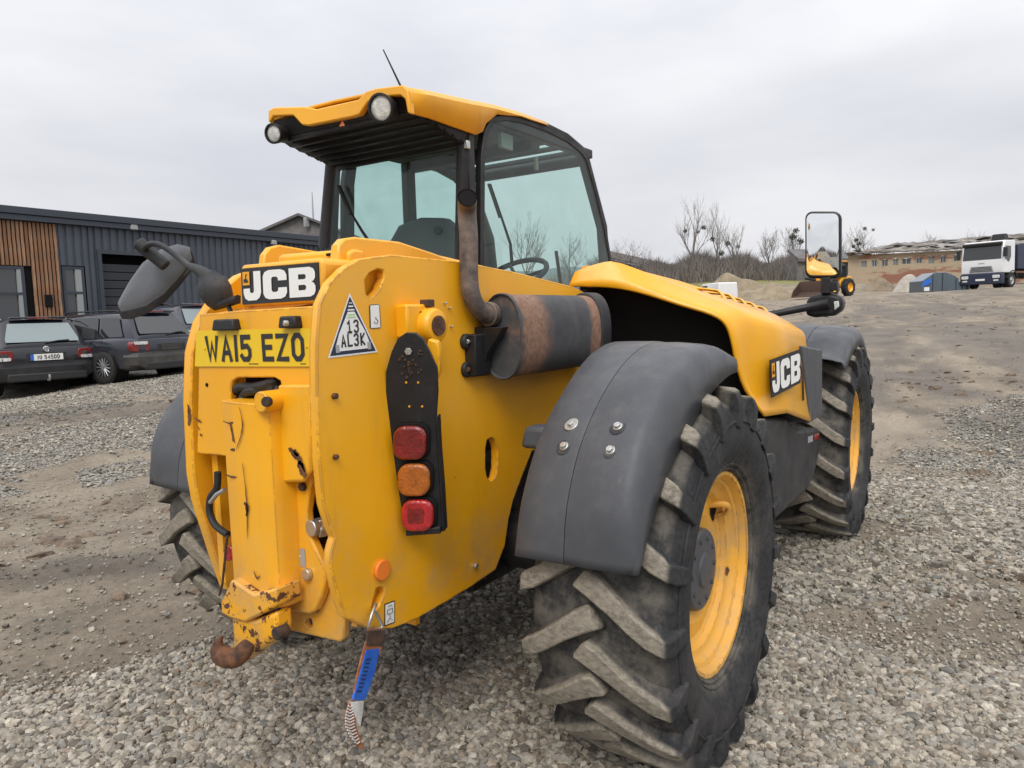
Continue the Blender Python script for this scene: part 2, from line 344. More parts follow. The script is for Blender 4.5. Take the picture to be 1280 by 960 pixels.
STROKE = {'W': [[(0, 1), (.25, 0), (.5, .75), (.75, 0), (1, 1)]], 'A': [[(0, 0), (.5, 1), (1, 0)], [(.2, .3), (.8, .3)]], 'I': [[(.5, 0), (.5, 1)]], '1': [[(.2, .8), (.55, 1), (.55, 0)], [(.15, 0), (.95, 0)]],
          '5': [[(.95, 1), (.1, 1), (.1, .56), (.7, .6), (.98, .42), (.98, .18), (.75, 0), (.2, 0), (0, .14)]], 'E': [[(1, 1), (.05, 1), (.05, 0), (1, 0)], [(.05, .52), (.85, .52)]], 'Z': [[(0, 1), (1, 1), (0, 0), (1, 0)]],
          'O': [[(.3, 0), (0, .2), (0, .8), (.3, 1), (.7, 1), (1, .8), (1, .2), (.7, 0), (.3, 0)]], '3': [[(0, .88), (.25, 1), (.75, 1), (1, .82), (.9, .6), (.45, .53), (.9, .45), (1, .2), (.75, 0), (.2, 0), (0, .12)]],
          'L': [[(0, 1), (0, 0), (1, 0)]], 'K': [[(0, 0), (0, 1)], [(1, 1), (.08, .45), (1, 0)]], 'M': [[(0, 0), (0, 1), (.5, .4), (1, 1), (1, 0)]], '4': [[(.8, 0), (.8, 1), (0, .3), (1, .3)]], 'D': [[(0, 0), (0, 1), (.6, 1), (1, .75), (1, .25), (.6, 0), (0, 0)]], 'C': [[(1, .85), (.7, 1), (.3, 1), (0, .8), (0, .2), (.3, 0), (.7, 0), (1, .15)]]}
def text(mb, s_, c4, size, th, off, gap=.25, each=None, mi=0):
    "stroke letters centred on the quad; size = letter height, width, in metres; th = stroke"
    a, b, c, d = c4; ux = (b-a).normalized(); n = (b-a).cross(d-a).normalized(); uy = n.cross(ux)
    h, wd = size; ws = [wd*.42 if ch == ' ' else wd*({'I': .28, 'W': 1.25, 'M': 1.15}.get(ch, 1)) for ch in s_]; tot = sum(ws)+gap*wd*(len(s_)-1)
    x = -tot/2; mid = (a+b+c+d)/4
    k = 0
    for ch, cw in zip(s_, ws):
        if each: mb = MB()
        for st in STROKE.get(ch, []):
            P = [Vector(((q[0]*(cw-th)+th/2) if ch != 'I' else cw/2, q[1]*(h-th)+th/2)) for q in st]; k += 1; m = len(P); Ls = []; Rs = []
            cl = (P[0]-P[-1]).length < 1e-6
            for i in range(m):
                d1 = (P[i]-P[i-1 if i or not cl else m-2]).normalized() if i or cl else None; d2 = (P[(i+1) if i+1 < m else 1]-P[i]).normalized() if i+1 < m or cl else None
                d1 = d1 or d2; d2 = d2 or d1; t = (d1+d2); t = t.normalized() if t.length > 1e-4 else d1; nn = Vector((-t.y, t.x)); sc = min(1.6, 1/max(.4, nn.dot(Vector((-d1.y, d1.x)))))
                e0 = -d1*th/2 if (i == 0 and not cl) else (d1*th/2 if i == m-1 and not cl else Vector((0, 0)))
                Ls.append(P[i]+nn*th/2*sc+e0); Rs.append(P[i]-nn*th/2*sc+e0)
            f3 = lambda q: mid+ux*(x+q.x)+uy*(q.y-h/2)+n*(off+k % 3*.0003)
            mb.add([f3(q) for q in Ls]+[f3(q) for q in Rs], [(i, i+m, i+1+m, i+1) for i in range(m-1)], mi)
        if each and mb.v: mb.build(*each, 0)
        x += cw+gap*wd
def quad(pts, ax, val): return [on(px, py, ax, val) for px, py in pts]     # bl, br, tr, tl
def plane(p0, n):
    p0 = Vector(p0); n = Vector(n).normalized()
    def f(px, py):
        d = Vector(ray(px, py)); c = Vector(CAM); return c+d*((p0-c).dot(n)/d.dot(n))
    return f
def xz(pts, y): return [(on(px, py, 'y', y).x, on(px, py, 'y', y).z) for px, py in pts]
def yz(pts, x): return [(on(px, py, 'x', x).y, on(px, py, 'x', x).z) for px, py in pts]

# ================================================================== THE TELEHANDLER (x forward, y to its left)
T = thing('telehandler', 'big yellow telehandler with black cab pillars and grey mudguards parked on the gravel', 'telehandler')
# ---- chassis side plates
pl = MB()
rear = [(-.977, .671), (-1.005, .76), (-1.021, .83), (-1.014, .868), (-.998, .90), (-1.012, .93), (-1.032, 1.0), (-1.039, 1.151), (-1.034, 1.30), (-1.026, 1.42), (-1.008, 1.522), (-.97, 1.578), (-.918, 1.618), (-.858, 1.646), (-.73, 1.664), (-.409, 1.659)]
outl = rear+[(-.1, 1.638), (.35, 1.592), (.58, 1.54), (.58, 1.0), (.0, .96), (-.061, .892), (-.14, .80), (-.172, .736), (-.2, .65), (-.262, .578), (-.40, .566), (-.536, .561), (-.70, .558), (-.80, .57), (-.90, .61)]
Hk = xz([(456, 350), (462, 341), (472, 336), (480, 338), (480, 348), (474, 362), (464, 373), (458, 368)], -.4)
Ho = xz([(614, 547), (619, 550), (622, 560), (622, 585), (619, 598), (614, 601), (609, 597), (607, 585), (607, 560), (609, 550)], -.4)
Hs = xz([(475, 733), (480, 735), (481, 742), (473, 759), (467, 767), (464, 763), (467, 747), (470, 737)], -.4)
pl.prism(outl, XZ(-.4), 0, .03, [Hk, Ho, Hs])
sp = pl.build('side_plate', M['yellow_worn'], T, 30, .004)
tag(sp, 'right chassis plate of the telehandler with oval holes and a triangular sticker')
# hole liners (folded edges of the plate behind it)
b = MB(); kz = xz([(448, 348), (485, 330), (486, 350), (462, 380)], -.36); b.prism(kz, XZ(-.33), 0, .01); b.build('hole_backing', M['yellow'], sp)
# things on the plate
def bolt(p, n, r, h, parent, m='steel', nm='bolt', nside=6, washer=0):
    b = MB(); n = Vector(n).normalized(); p = Vector(p)
    if washer: b.cyl(p, p+n*h*.3, washer, 20)
    b.cyl(p, p+n*h, r, nside); return b.build(nm, M[m], parent, 30, h*.12)
for px, py, r_ in ((417, 495, .009), (418, 571, .008), (593, 707, .010), (555, 379, .004), (561, 385, .004), (563, 408, .004)): bolt(on(px, py, 'y', -.4), (0, -1, 0), r_, .012, sp, 'rust' if px < 430 else 'steel')
p_ = on(476, 712, 'y', -.4); b = MB(); b.cyl(p_, p_+Vector((0, -.012, 0)), .03, 24); b.build('round_reflector', M['orange_reflector'], sp, 35, .003)
# boss with rusty cap
bc = on(546, 407, 'y', -.475); b = MB()
b.rev([(-.005, .0), (-.005, .045), (0, .052), (.06, .056), (.095, .07)], bc, (0, 1, 0), 28)
b.box(bc+Vector((-.03, .055, .015)), (.13, .05, .10)); boss = b.build('pivot_boss', M['yellow'], sp, 40, .008)
b = MB(); b.cyl(bc+Vector((0, -.005, 0)), bc+Vector((0, -.010, 0)), .030, 20); b.build('pin_cap', M['rust'], boss)
b = MB(); b.box(on(534, 379, 'y', -.44), (.035, .03, .022)); b.build('grease_block', M['rust_dark'], boss, 35, .003)
# stickers
q = quad([(411, 446), (470, 439), (436, 369), (437, 369)], 'y', -.4); A, B_, C_ = q[0], q[1], (q[2]+q[3])/2; no = Vector((0, -1, 0))
def tri_loop(k, off): g = (A+B_+C_)/3; return [g+(p-g)*k+no*off for p in (A, B_, C_)]
s_ = MB(); s_.add(tri_loop(1.06, .0016), [(0, 1, 2)]); st = s_.build('triangle_sticker', M['white'], sp, 0)
s_ = MB(); s_.add(tri_loop(.97, .0022), [(0, 1, 2)]); s_.build('sticker_border', M['navy_ink'], st, 0)
g_ = (A+B_+C_)/3; bu = (B_-A); hu = C_-(A+B_)/2
tq = lambda u, v, off: A+bu*u+hu*v+no*off
s_ = MB(); s_.add([tq(u, v, .0028) for u, v in ((.2, .07), (.8, .07), (.86, .16), (.78, .36), (.57, .72), (.43, .72), (.22, .36), (.14, .16))], [tuple(range(8))]); s_.build('sticker_field', M['white'], st, 0)
for v0, v1, uw in ((.615, .635, .10), (.66, .68, .08)): s_ = MB(); s_.add([tq(u, v, .0034) for u, v in ((.5-uw, v0), (.5+uw, v0), (.5+uw*.85, v1), (.5-uw*.85, v1))], [(0, 1, 2, 3)]); s_.build('sticker_line', M['green_ink'], st, 0)
for v0, v1, uw in ((.74, .765, .075), (.80, .825, .055), (.86, .875, .035)): s_ = MB(); s_.add([tq(u, v, .0030) for u, v in ((.5-uw, v0), (.5+uw, v0), (.5+uw*.85, v1), (.5-uw*.85, v1))], [(0, 1, 2, 3)]); s_.build('sticker_bar', M['white'], st, 0)
for u0, v0 in ((.13, .05), (.80, .05)): s_ = MB(); s_.add([tq(u, v, .0034) for u, v in ((u0, v0), (u0+.08, v0), (u0+.075, v0+.13), (u0, v0+.13))], [(0, 1, 2, 3)]); s_.build('sticker_stamp', M['grey_ink'], st, 0)
hm = hu.length; s_ = MB()
text(s_, '13', [tq(.3, .37, 0), tq(.72, .37, 0), tq(.72, .57, 0), tq(.3, .57, 0)], (.036, .020), .0056, .0036, .3, ('sticker_character', M['ink'], st))
text(s_, 'AL3K', [tq(.2, .14, 0), tq(.8, .14, 0), tq(.8, .34, 0), tq(.2, .34, 0)], (.035, .0185), .0054, .0036, .28, ('sticker_character', M['ink'], st))
hq = quad([(462, 411), (476, 410), (474, 380), (461, 381)], 'y', -.4); s_ = MB(); decal(s_, [(.1, 0), (.9, 0), (1, .05), (1, .95), (.9, 1), (.1, 1), (0, .95), (0, .05)], hq, .0016); hk = s_.build('hook_sticker', M['ink'], sp, 0)
s_ = MB(); decal(s_, [(.08, .03), (.92, .03), (.92, .97), (.08, .97)], hq, .0022); s_.build('sticker_field', M['white'], hk, 0)
s_ = MB(); pts = [(.55, .48), (.52, .4), (.68, .34), (.72, .27), (.6, .21), (.42, .22), (.36, .29)]; pp = rows(pts, hq); s_.tube([p+no*.0026 for p in pp], .0022, 5, flat=.2); s_.build('hook_symbol', M['ink'], hk)
iq = quad([(480, 783), (493, 778), (493, 750), (480, 755)], 'y', -.4); s_ = MB(); decal(s_, SQ, iq, .0016); ik = s_.build('tie_down_sticker', M['ink'], sp, 0)
s_ = MB(); decal(s_, [(.08, .05), (.92, .05), (.92, .95), (.08, .95)], iq, .0022); s_.build('sticker_field', M['white'], ik, 0)
s_ = MB()
for lp in ([(.2, .15), (.5, .3), (.8, .15)], [(.5, .3), (.5, .45)], [(.25, .5), (.75, .5), (.75, .7), (.25, .7), (.25, .5)], [(.3, .85), (.7, .85)]): s_.tube([p+no*.0027 for p in rows(lp, iq)], .0016, 4, flat=.2)
s_.build('tie_down_symbol', M['ink'], ik)
# left plate
pl = MB(); yl = .315
lp = xz([(275, 735), (262, 700), (250, 662), (238, 625), (232, 590), (228, 500), (230, 440), (240, 402), (262, 368), (290, 345), (318, 334)], yl)
pl.prism([(x, z) for x, z in lp]+[(.3, 1.70), (.3, .56), (-.8, .56)], XZ(yl), -.045, 0)
tag(pl.build('side_plate', M['yellow_worn'], T, 30, .005), 'left chassis plate of the telehandler, chipped along its edge')
# ---- rear panel with hose window
rp = MB()
o_ = yz([(249, 393), (300, 388), (396, 382), (394, 480), (396, 585), (386, 600), (360, 601), (352, 596), (346, 575), (300, 572), (246, 567)], -.968)
hw = yz([(288, 485), (290, 476), (297, 472), (343, 472), (350, 476), (352, 485), (352, 525), (288, 525)], -.968)
rp.prism(o_, YZ(-.968), 0, .025, [hw]); rpo = rp.build('rear_panel', M['yellow_worn'], T, 30, .004)
b = MB(); y0, y1 = o_[0][0], o_[2][0]
b.prism(yz([(396, 480), (396, 586), (386, 601), (360, 602), (350, 590), (346, 570), (353, 545), (354, 480)], -.975), YZ(-.995), 0, .022); b.build('stiffener', M['yellow_worn'], rpo, 30, .008)
b = MB(); b.prism([(o_[0][0], 1.49), (o_[0][0], 1.51), (y1, 1.55), (y1, 1.53)], YZ(-.94), 0, .3); b.build('top_flange', M['yellow'], rpo)
bolt(on(259, 481, 'x', -.968), (-1, 0, 0), .006, .003, rpo, 'shade_black', 'drain_hole', 12)
# the cavity behind
b = MB(); b.box((-.62, -.03, 1.05), (.02, .62, 1.1)); b.build('bulkhead', M['yellow'], T)
b = MB(); b.box((-.80, .22, .85), (.26, .03, .42)); b.build('inner_rib', M['yellow'], T); b = MB(); b.box((-.79, -.36, .86), (.24, .02, .5)); b.build('inner_rib', M['yellow'], T)
b = MB(); b.prism(yz([(300, 640), (352, 640), (352, 1.0e3*.62), (300, 620)], -.75), YZ(-.72), 0, .02); b.box((-.80, -.05, 1.33), (.02, .5, .2)); b.build('cavity_sheets', M['shade_black'], T)  # two dark upright sheets inside the cavity
# number plate
nq = quad([(245, 458), (394, 458), (397, 410), (247, 413)], 'x', -.969)
b = MB(); decal(b, rrect(.5, .5, 1, 1, .02, 2), nq, .004); npo = b.build('number_plate', M['plate_yellow'], T, 0); tag(npo, 'yellow rear number plate with black characters')
b = MB(); text(b, 'WAI5 EZO', sub(nq, .09, .93, .1, .9), (.079, .053), .0145, .0052, .22, ('plate_character', M['ink'], npo))
for u0, u1 in ((.49, .57), (.90, .94)): b = MB(); decal(b, SQ, sub(nq, u0, u1, .06, .083), .005); b.build('maker_line', M['ink'], npo, 0)
for u, v in ((.09, .5), (.94, .52)): bolt(sub(nq, u, u+.01, v, v+.01)[0], (-1, 0, 0), .0035, .008, npo, 'plate_yellow', 'screw', 8)
for (x0, y0_), (x1, y1_) in (((267, 399), (295, 413)), ((350, 395), (372, 410))):
    qq = quad([(x0, y1_), (x1, y1_), (x1, y0_), (x0, y0_)], 'x', -.985); c_ = (qq[0]+qq[2])/2+Vector((.008, 0, 0)); b = MB(); b.box(c_, (.035, abs(qq[0].y-qq[1].y), abs(qq[0].z-qq[3].z)), taper=.85); b.build('plate_lamp', M['black'], T, 35, .005)
c_ = on(360, 404, 'x', -1.005); bolt(c_, (-1, .3, 0), .008, .012, T, 'steel', 'lamp_screw', 10)
# ---- boom tail with its badge
b = MB(); tq_ = yz([(299, 384), (403, 378), (404, 326), (398, 322), (303, 331), (299, 337)], -.955); b.prism(tq_, YZ(-.955), 0, .35); bt = b.build('boom_tail_cover', M['yellow_worn'], T, 30, .01)
jcb_badge('rear_badge', quad([(304, 381), (400.5, 374.5), (398.5, 328), (302, 336)], 'x', -.9555), bt)
b = MB(); b.prism([(-.72, 1.44), (-.72, 1.69), (-.5, 1.70), (.5, 1.603), (3.5, 1.02), (3.5, .74), (.4, 1.30)], XZ(-.30), 0, .26); bm_ = b.build('boom', M['yellow'], T, 30, .012)
pr_ = MB(); pr_.prism(xz([(413, 372), (420, 345), (423, 318), (424, 306), (431, 298), (444, 296), (500, 302), (545, 317), (572, 328), (580, 345), (500, 372)], -.33), XZ(-.33), 0, .035); pv = pr_.build('pivot_plate', M['yellow'], T, 30, .006)
b = MB(); b.prism(xz([(436, 330), (436, 315), (443, 311), (456, 313), (457, 330)], -.345), XZ(-.345), 0, .02); b.build('pressed_rib', M['yellow'], pv, 30, .008)
b = MB(); yq = .17; b.prism(xz([(328, 345), (331, 318), (338, 309), (350, 306), (420, 318), (470, 330), (470, 345)], yq), XZ(yq), 0, .03); b.build('pivot_plate', M['yellow'], T, 30, .006)
b = MB(); b.prism(yz([(345, 345), (347, 318), (420, 312), (422, 345)], -.80), YZ(-.80), 0, .3); cv = b.build('boom_top_cover', M['yellow'], T, 30, .012)
for py in (318, 330): b = MB(); b.box(on(414, py, 'x', -.803), (.008, .035, .008)); b.build('cover_slot', M['shade_black'], cv)
# ---- hoses in the window
for pts, r_ in (([(292, 508), (293, 492), (300, 484), (315, 484), (332, 481), (346, 476)], .014), ([(303, 506), (305, 494), (312, 489), (328, 488), (345, 484)], .014), ([(318, 506), (330, 497), (346, 495)], .012), ([(340, 474), (344, 484), (348, 500)], .02)):
    b = MB(); b.tube(smooth([on(px, py, 'x', -.955+.01*(k % 2)) for k, (px, py) in enumerate(pts)], 4), r_, 10); b.build('hydraulic_hose', M['hose'], T)
# ---- pick-up hitch: post, plates, hook
post = MB()
cs = [(.035, -.93), (.035, -1.008), (.028, -1.020), (-.038, -1.036), (-.052, -1.038), (-.14, -1.038), (-.168, -1.034), (-.188, -1.022), (-.199, -1.002), (-.203, -.93)]
post.loft([[Vector((x, y, z)) for y, x in cs] for z in (.67, .95, 1.255)], True, True); po = post.build('hitch_post', M['yellow_worn'], T, 30, .003)
tag(po, 'vertical yellow hitch post with long rust scratches')
b = MB(); ec = on(333, 502, 'x', -1.03); b.cyl(ec+Vector((-.02, 0, 0)), ec+Vector((.05, 0, 0)), .030, 20); b.build('lifting_eye', M['yellow_worn'], po, 35, .004)
bolt(on(336, 502, 'x', -1.053), (-1, -.3, .1), .014, .016, po, 'rust_dark', 'eye_bolt', 12)
# rust scratches: bare steel patches standing proud by a hair, broken outlines
def scar(pts, ax, val, nrm, parent, wdt=.006, jit=.5, off=.0014):
    rr = random.Random(sum(int(a+b) for a, b in pts)); P = smooth([on(px, py, ax, val) for px, py in pts], 5); n = Vector(nrm).normalized(); l, r_ = [], []
    for i, p in enumerate(P):
        p = Vector(p); t = (Vector(P[min(i+1, len(P)-1)])-Vector(P[max(i-1, 0)])).normalized(); s__ = t.cross(n); k = wdt*(math.sin(math.pi*min(1, max(0, (i+.3)/(len(P)-.4))))**.6)
        l.append(p+s__*k*rr.uniform(jit, 1.4)+n*off); r_.append(p-s__*k*rr.uniform(jit, 1.4)+n*off)
    mb = MB(); m = len(P); mb.add(l+r_, [(i, i+1, i+1+m, i+m) for i in range(m-1)]); return mb.build('rust_scar', M['rust'], parent, 0)
for pts, w_ in (([(289, 527), (293, 548), (297, 560)], .008), ([(280, 526), (288, 529), (296, 527)], .003), ([(300, 508), (304, 528), (302, 545), (296, 562)], .0025), ([(289, 562), (298, 562), (306, 566)], .005), ([(304, 578), (308, 612), (310, 640), (310, 674)], .0028), ([(306, 628), (310, 634), (309, 645)], .007), ([(283, 593), (291, 596), (298, 596)], .003), ([(318, 713), (322, 722), (326, 719)], .003), ([(303, 728), (309, 731)], .004)): scar(pts, 'x', -1.0395 if pts[0][0] > 297 else -1.034, (-1, .22 if pts[0][0] < 299 else 0, 0), po, w_, off=.003)
for pts, w_ in (([(361, 560), (367, 566), (376, 577), (382, 590)], .010), ([(374, 576), (378, 586), (382, 597)], .014), ([(368, 562), (373, 570)], .008)): scar(pts, 'x', -.9965, (-1, 0, 0), rpo, w_)
for pts, w_ in (([(235, 505), (237, 518), (236, 532)], .009), ([(243, 522), (249, 526), (252, 528)], .004), ([(250, 542), (253, 545)], .003), ([(247, 533), (250, 537)], .003), ([(370, 490), (380, 489), (390, 491)], .0022)): scar(pts, 'x', -.9695, (-1, 0, 0), rpo, w_)
hp = MB(); hp.prism(yz([(350, 590), (393, 592), (387, 612), (383, 640), (385, 665), (396, 690), (409, 716), (402, 745), (394, 764), (386, 768), (352, 762)], -.955), YZ(-.955), 0, .028); hpo = hp.build('hitch_plate', M['yellow_worn'], T, 30, .006)
bolt(on(386, 717, 'x', -.956), (-1, 0, 0), .017, .014, hpo, 'steel', 'bolt', 20); bolt(on(380, 608, 'x', -.956), (-1, 0, 0), .013, .012, hpo, 'rust_dark', 'bolt', 6)
dq = quad([(363, 707), (383, 709), (381, 686), (362, 684)], 'x', -.955); b = MB(); decal(b, SQ, dq, .0016); dl = b.build('worn_data_label', M['grey_ink'], hpo, 0)
b = MB()
for k in range(4): decal(b, SQ, sub(dq, .1, .55+.1*(k % 3), .15+.2*k, .23+.2*k), .0022)
b.build('label_print', M['white'], dl, 0)
b = MB(); b.prism(yz([(350, 756), (398, 764), (410, 730), (432, 745), (430, 798), (425, 803), (352, 786)], -.925), YZ(-.925), 0, .025, [yz(ell(385, 779, 5, 7, 10), -.925)]); b.build('lower_plate', M['yellow_worn'], T, 30, .005)
c_ = on(401, 660, 'x', -.93); b = MB(); b.cyl(c_+Vector((-.03, .01, .005)), c_+Vector((.12, 0, 0)), .024, 18); b.cyl(c_+Vector((-.005, .01, 0)), c_+Vector((.02, .0, 0)), .030, 6); b.build('hydraulic_coupling', M['steel'], T, 35, .003)
c_ = on(402, 688, 'x', -.90); b = MB(); b.cyl(c_+Vector((-.03, .05, -.01)), c_+Vector((.1, 0, 0)), .026, 14); b.build('hydraulic_coupling', M['rust_dark'], T, 35, .003)
b = MB(); b.tube(smooth([on(px, py, 'x', -.98) for px, py in ((272, 590), (271, 610), (263, 622), (262, 640), (268, 655), (278, 664), (285, 668))], 4), [.011]*25, 9); b.build('hitch_hose', M['hose'], T)
b = MB(); b.tube([on(px, py, 'x', -.985) for px, py in ((281, 612), (271, 618), (263, 628))], .007, 8); b.build('hose_sleeve', M['steel'], T)
b = MB(); b.prism(yz(ell(285, 692, 5, 10, 14), -1.0), YZ(-1.0), 0, .006); b.build('release_tag', M['bright_red'], T, 35, .002)
b = MB(); b.tube([on(px, py, 'x', -1.01) for px, py in ((284, 670), (281, 700), (278, 730), (274, 744))], .004, 6); b.build('release_cable', M['rust_dark'], T)
b = MB(); b.prism(yz([(386, 600), (414, 600), (418, 706), (390, 706)], -.86), YZ(-.86), 0, .02); b.build('cavity_shade', M['shade_black'], T)  # dark sheet added so the cavity round the couplings looks shaded
# foot and hook
b = MB(); b.prism(yz([(278, 762), (277, 752), (284, 738), (290, 724), (297, 728), (318, 742), (346, 735), (347, 757), (328, 768), (308, 778), (290, 773), (277, 766)], -1.06), YZ(-1.065), 0, .09); b.build('hitch_foot', M['yellow_hook'], T, 30, .012)
b = MB(); b.prism(yz([(290, 770), (320, 774), (346, 764), (348, 792), (334, 806), (318, 820), (300, 831), (288, 833), (282, 820), (293, 800)], -1.05), YZ(-1.055), 0, .06); hb = b.build('hook_block', M['yellow_hook'], T, 30, .012)
tag(hb, 'hook block with most of its yellow paint worn to rust')
b = MB(); hp_ = [on(px, py, 'x', v) for px, py, v in ((312, 803, -1.085), (305, 813, -1.10), (297, 821, -1.11), (284, 822, -1.12), (274, 815, -1.12), (273, 804, -1.115), (278, 795, -1.11))]
b.tube(smooth(hp_, 4), [.020, .023, .026, .028, .029, .030, .030, .030, .030, .030, .030, .029, .029, .029, .028, .028, .026, .023, .02, .017, .014, .011, .008, .006, .003], 12, flat=.8); b.build('towing_hook', M['rust'], T, 60)
c_ = on(344, 793, 'x', -1.06); b = MB(); b.cyl(c_, c_+Vector((.04, 0, 0)), .019, 16); b.build('hinge_pin', M['rust_dark'], T, 35, .004)

# ---- tail lamps on their black bracket
Ap = on(482, 470, 'y', -.405); Bp = on(505, 655, 'y', -.405); dv = Vector((.045, -.118, 0)); nb = (Bp-Ap).cross(dv).normalized(); nb = nb if nb.x < 0 else -nb
PB = plane(Ap, nb)
def slab(mb, pts, f, off0, off1, n): 
    P = [f(px, py) for px, py in pts]; m = len(P); mb.add([p+n*off0 for p in P]+[p+n*off1 for p in P], [tuple(range(m)), tuple(range(2*m-1, m-1, -1))]+[(i, (i+1) % m, (i+1) % m+m, i+m) for i in range(m)])
br = MB(); slab(br, [(505, 656), (499, 620), (492, 575), (486, 530), (482, 495), (482, 465), (489, 440), (497, 423), (507, 416), (519, 416), (529, 424), (537, 440), (546, 460), (547, 490), (545, 520), (547, 560), (550, 610), (553, 658), (553, 664), (508, 664)], PB, 0, -.012, nb)
slab(br, [(545, 520), (547, 560), (550, 610), (553, 664), (556, 664), (553, 610), (549, 560), (547, 520)], PB, .004, -.03, nb)
slab(br, [(510, 660), (552, 656), (553, 664), (510, 667)], PB, .02, -.02, nb)
bo = br.build('tail_lamp_bracket', M['black'], T, 30, .003)
b = MB(); slab(b, [(535, 424), (546, 427), (549, 436), (549, 466), (545, 475), (540, 476), (532, 440)], plane(Ap+Vector((.03, 0, 0)), nb), 0, -.03, nb); b.build('bracket_pad', M['yellow'], T, 30, .004)
for (cx_, cy_, wx, hy), mm, nm, lb in (((515.5, 551, 41, 42), 'red_lens', 'tail_lamp', 'dark red upper lamp'), ((520.5, 597, 40, 40), 'amber_lens', 'tail_lamp', 'amber middle lamp'), ((525, 641, 40, 39), 'bright_red', 'tail_lamp', 'bright red lower lamp')):
    b = MB(); slab(b, rrect(cx_, cy_, wx+4, hy+4, 14, 5), PB, .002, .012, nb); hs = b.build('lamp_housing', M['shade_black'], T, 30, .003); hs.name = nm; tag(hs, lb)
    b = MB(); slab(b, rrect(cx_, cy_, wx, hy, 14, 5), PB, .010, .030, nb); b.build('lens', M[mm], hs, 40, .009, 3)
    b = MB()
    if mm == 'bright_red': slab(b, rrect(cx_-1, cy_-1, wx*.5, hy*.46, 2, 2), PB, .0305, .0315, nb); b.build('reflector', M['red_lens'], hs)
    elif mm == 'amber_lens': b.cyl(PB(cx_-1, cy_+1)+nb*.030, PB(cx_-1, cy_+1)+nb*.032, .012, 14); b.build('bulb_ring', M['amber_lens'], hs)
    else: slab(b, rrect(cx_+9, cy_-2, 12, 13, 3, 2), PB, .0305, .0315, nb); b.build('reflector', M['red_lens'], hs)
for px, py in ((508, 478), (523, 478), (512, 508), (528, 508)): bolt(PB(px, py), nb, .0032, .003, bo, 'badge_amber', 'rivet', 10)
bolt(PB(511, 439), nb, .011, .006, bo, 'steel', 'bolt', 6)
rr = random.Random(3)
mdb = MB()
for k in range(26):
    p = PB(rr.gauss(513, 7), rr.gauss(458, 8)); s__ = rr.uniform(.003, .008); mdb.box(p+nb*.002, (s__, s__, s__), Matrix.Rotation(rr.random()*3, 3, 'Y'))
tag(mdb.build('dried_mud', M['rust_dark'], bo, 60), kind='stuff')

# ---- muffler and exhaust pipe
mu = MB(); MC = Vector((0, -.480, 1.41))
def oval(x, k=1, n=36):
    o = []
    for i in range(n):
        a = 2*math.pi*i/n; c, s__ = math.cos(a), math.sin(a); o.append(MC+Vector((x, k*.077*math.copysign(abs(c)**.85, c), k*.141*math.copysign(abs(s__)**.85, s__))))
    return o
mu.loft([oval(-.292, .93), oval(-.292, .97), oval(-.300, .985), oval(-.302, 1.01), oval(-.296, 1.03), oval(-.286, 1.03), oval(-.280, 1.0), oval(.24, 1.0), oval(.30, 1.0), oval(.318, .95)]); muo = mu.build('muffler', M['muffler'], T, 40)
b = MB(); b.loft([oval(.29, 1.09), oval(.375, 1.09)]); b.build('muffler_strap', M['plastic'], muo, 40, .006)
b = MB(); b.prism(yz([(593, 409), (628, 409), (620, 424), (608, 442), (603, 470), (593, 470)], -.345), YZ(-.345), 0, .04); b.build('muffler_bracket', M['black'], muo, 30, .002)
b = MB(); b.prism(yz([(574, 418), (594, 418), (594, 471), (576, 471)], -.40), YZ(-.40), 0, .09); br_ = b.build('muffler_bracket', M['black'], muo, 30, .004)
for py in (427, 462):
    c_ = on(577, py, 'x', -.40); b = MB(); b.cyl(c_+Vector((0, .03, 0)), c_+Vector((0, -.03, 0)), .026, 16); b.build('rubber_mount', M['hose'], muo, 35, .005)
    bolt(on(586, py, 'x', -.401), (-1, 0, 0), .009, .012, muo, 'steel' if py < 440 else 'rust', 'bolt', 6)
xp = -.405; pts = [on(618, 394, 'x', -.29), on(606, 392, 'x', -.345), on(595, 382, 'x', -.385), on(588, 364, 'x', xp), on(586, 340, 'x', xp), on(586, 300, 'x', xp), on(584, 270, 'x', xp), on(584, 256, 'x', -.42), on(584, 247, 'x', -.452)]
b = MB(); sm_ = smooth(pts, 5); b.tube(sm_, .0305, 20, caps=False); b.tube(sm_[-3:], .028, 20, caps=False); b.build('exhaust_pipe', M['pipe'], muo, 60)
d_ = (Vector(sm_[-1])-Vector(sm_[-2])).normalized(); b = MB(); b.cyl(Vector(sm_[-1])-d_*.03, Vector(sm_[-1])-d_*.002, .0285, 20); b.build('pipe_mouth', M['shade_black'], muo)
c_ = on(608, 393, 'x', -.33); b = MB(); b.cyl(c_, c_+Vector((.03, 0, 0)), .042, 20); b.build('pipe_flange', M['pipe'], muo, 35, .003)

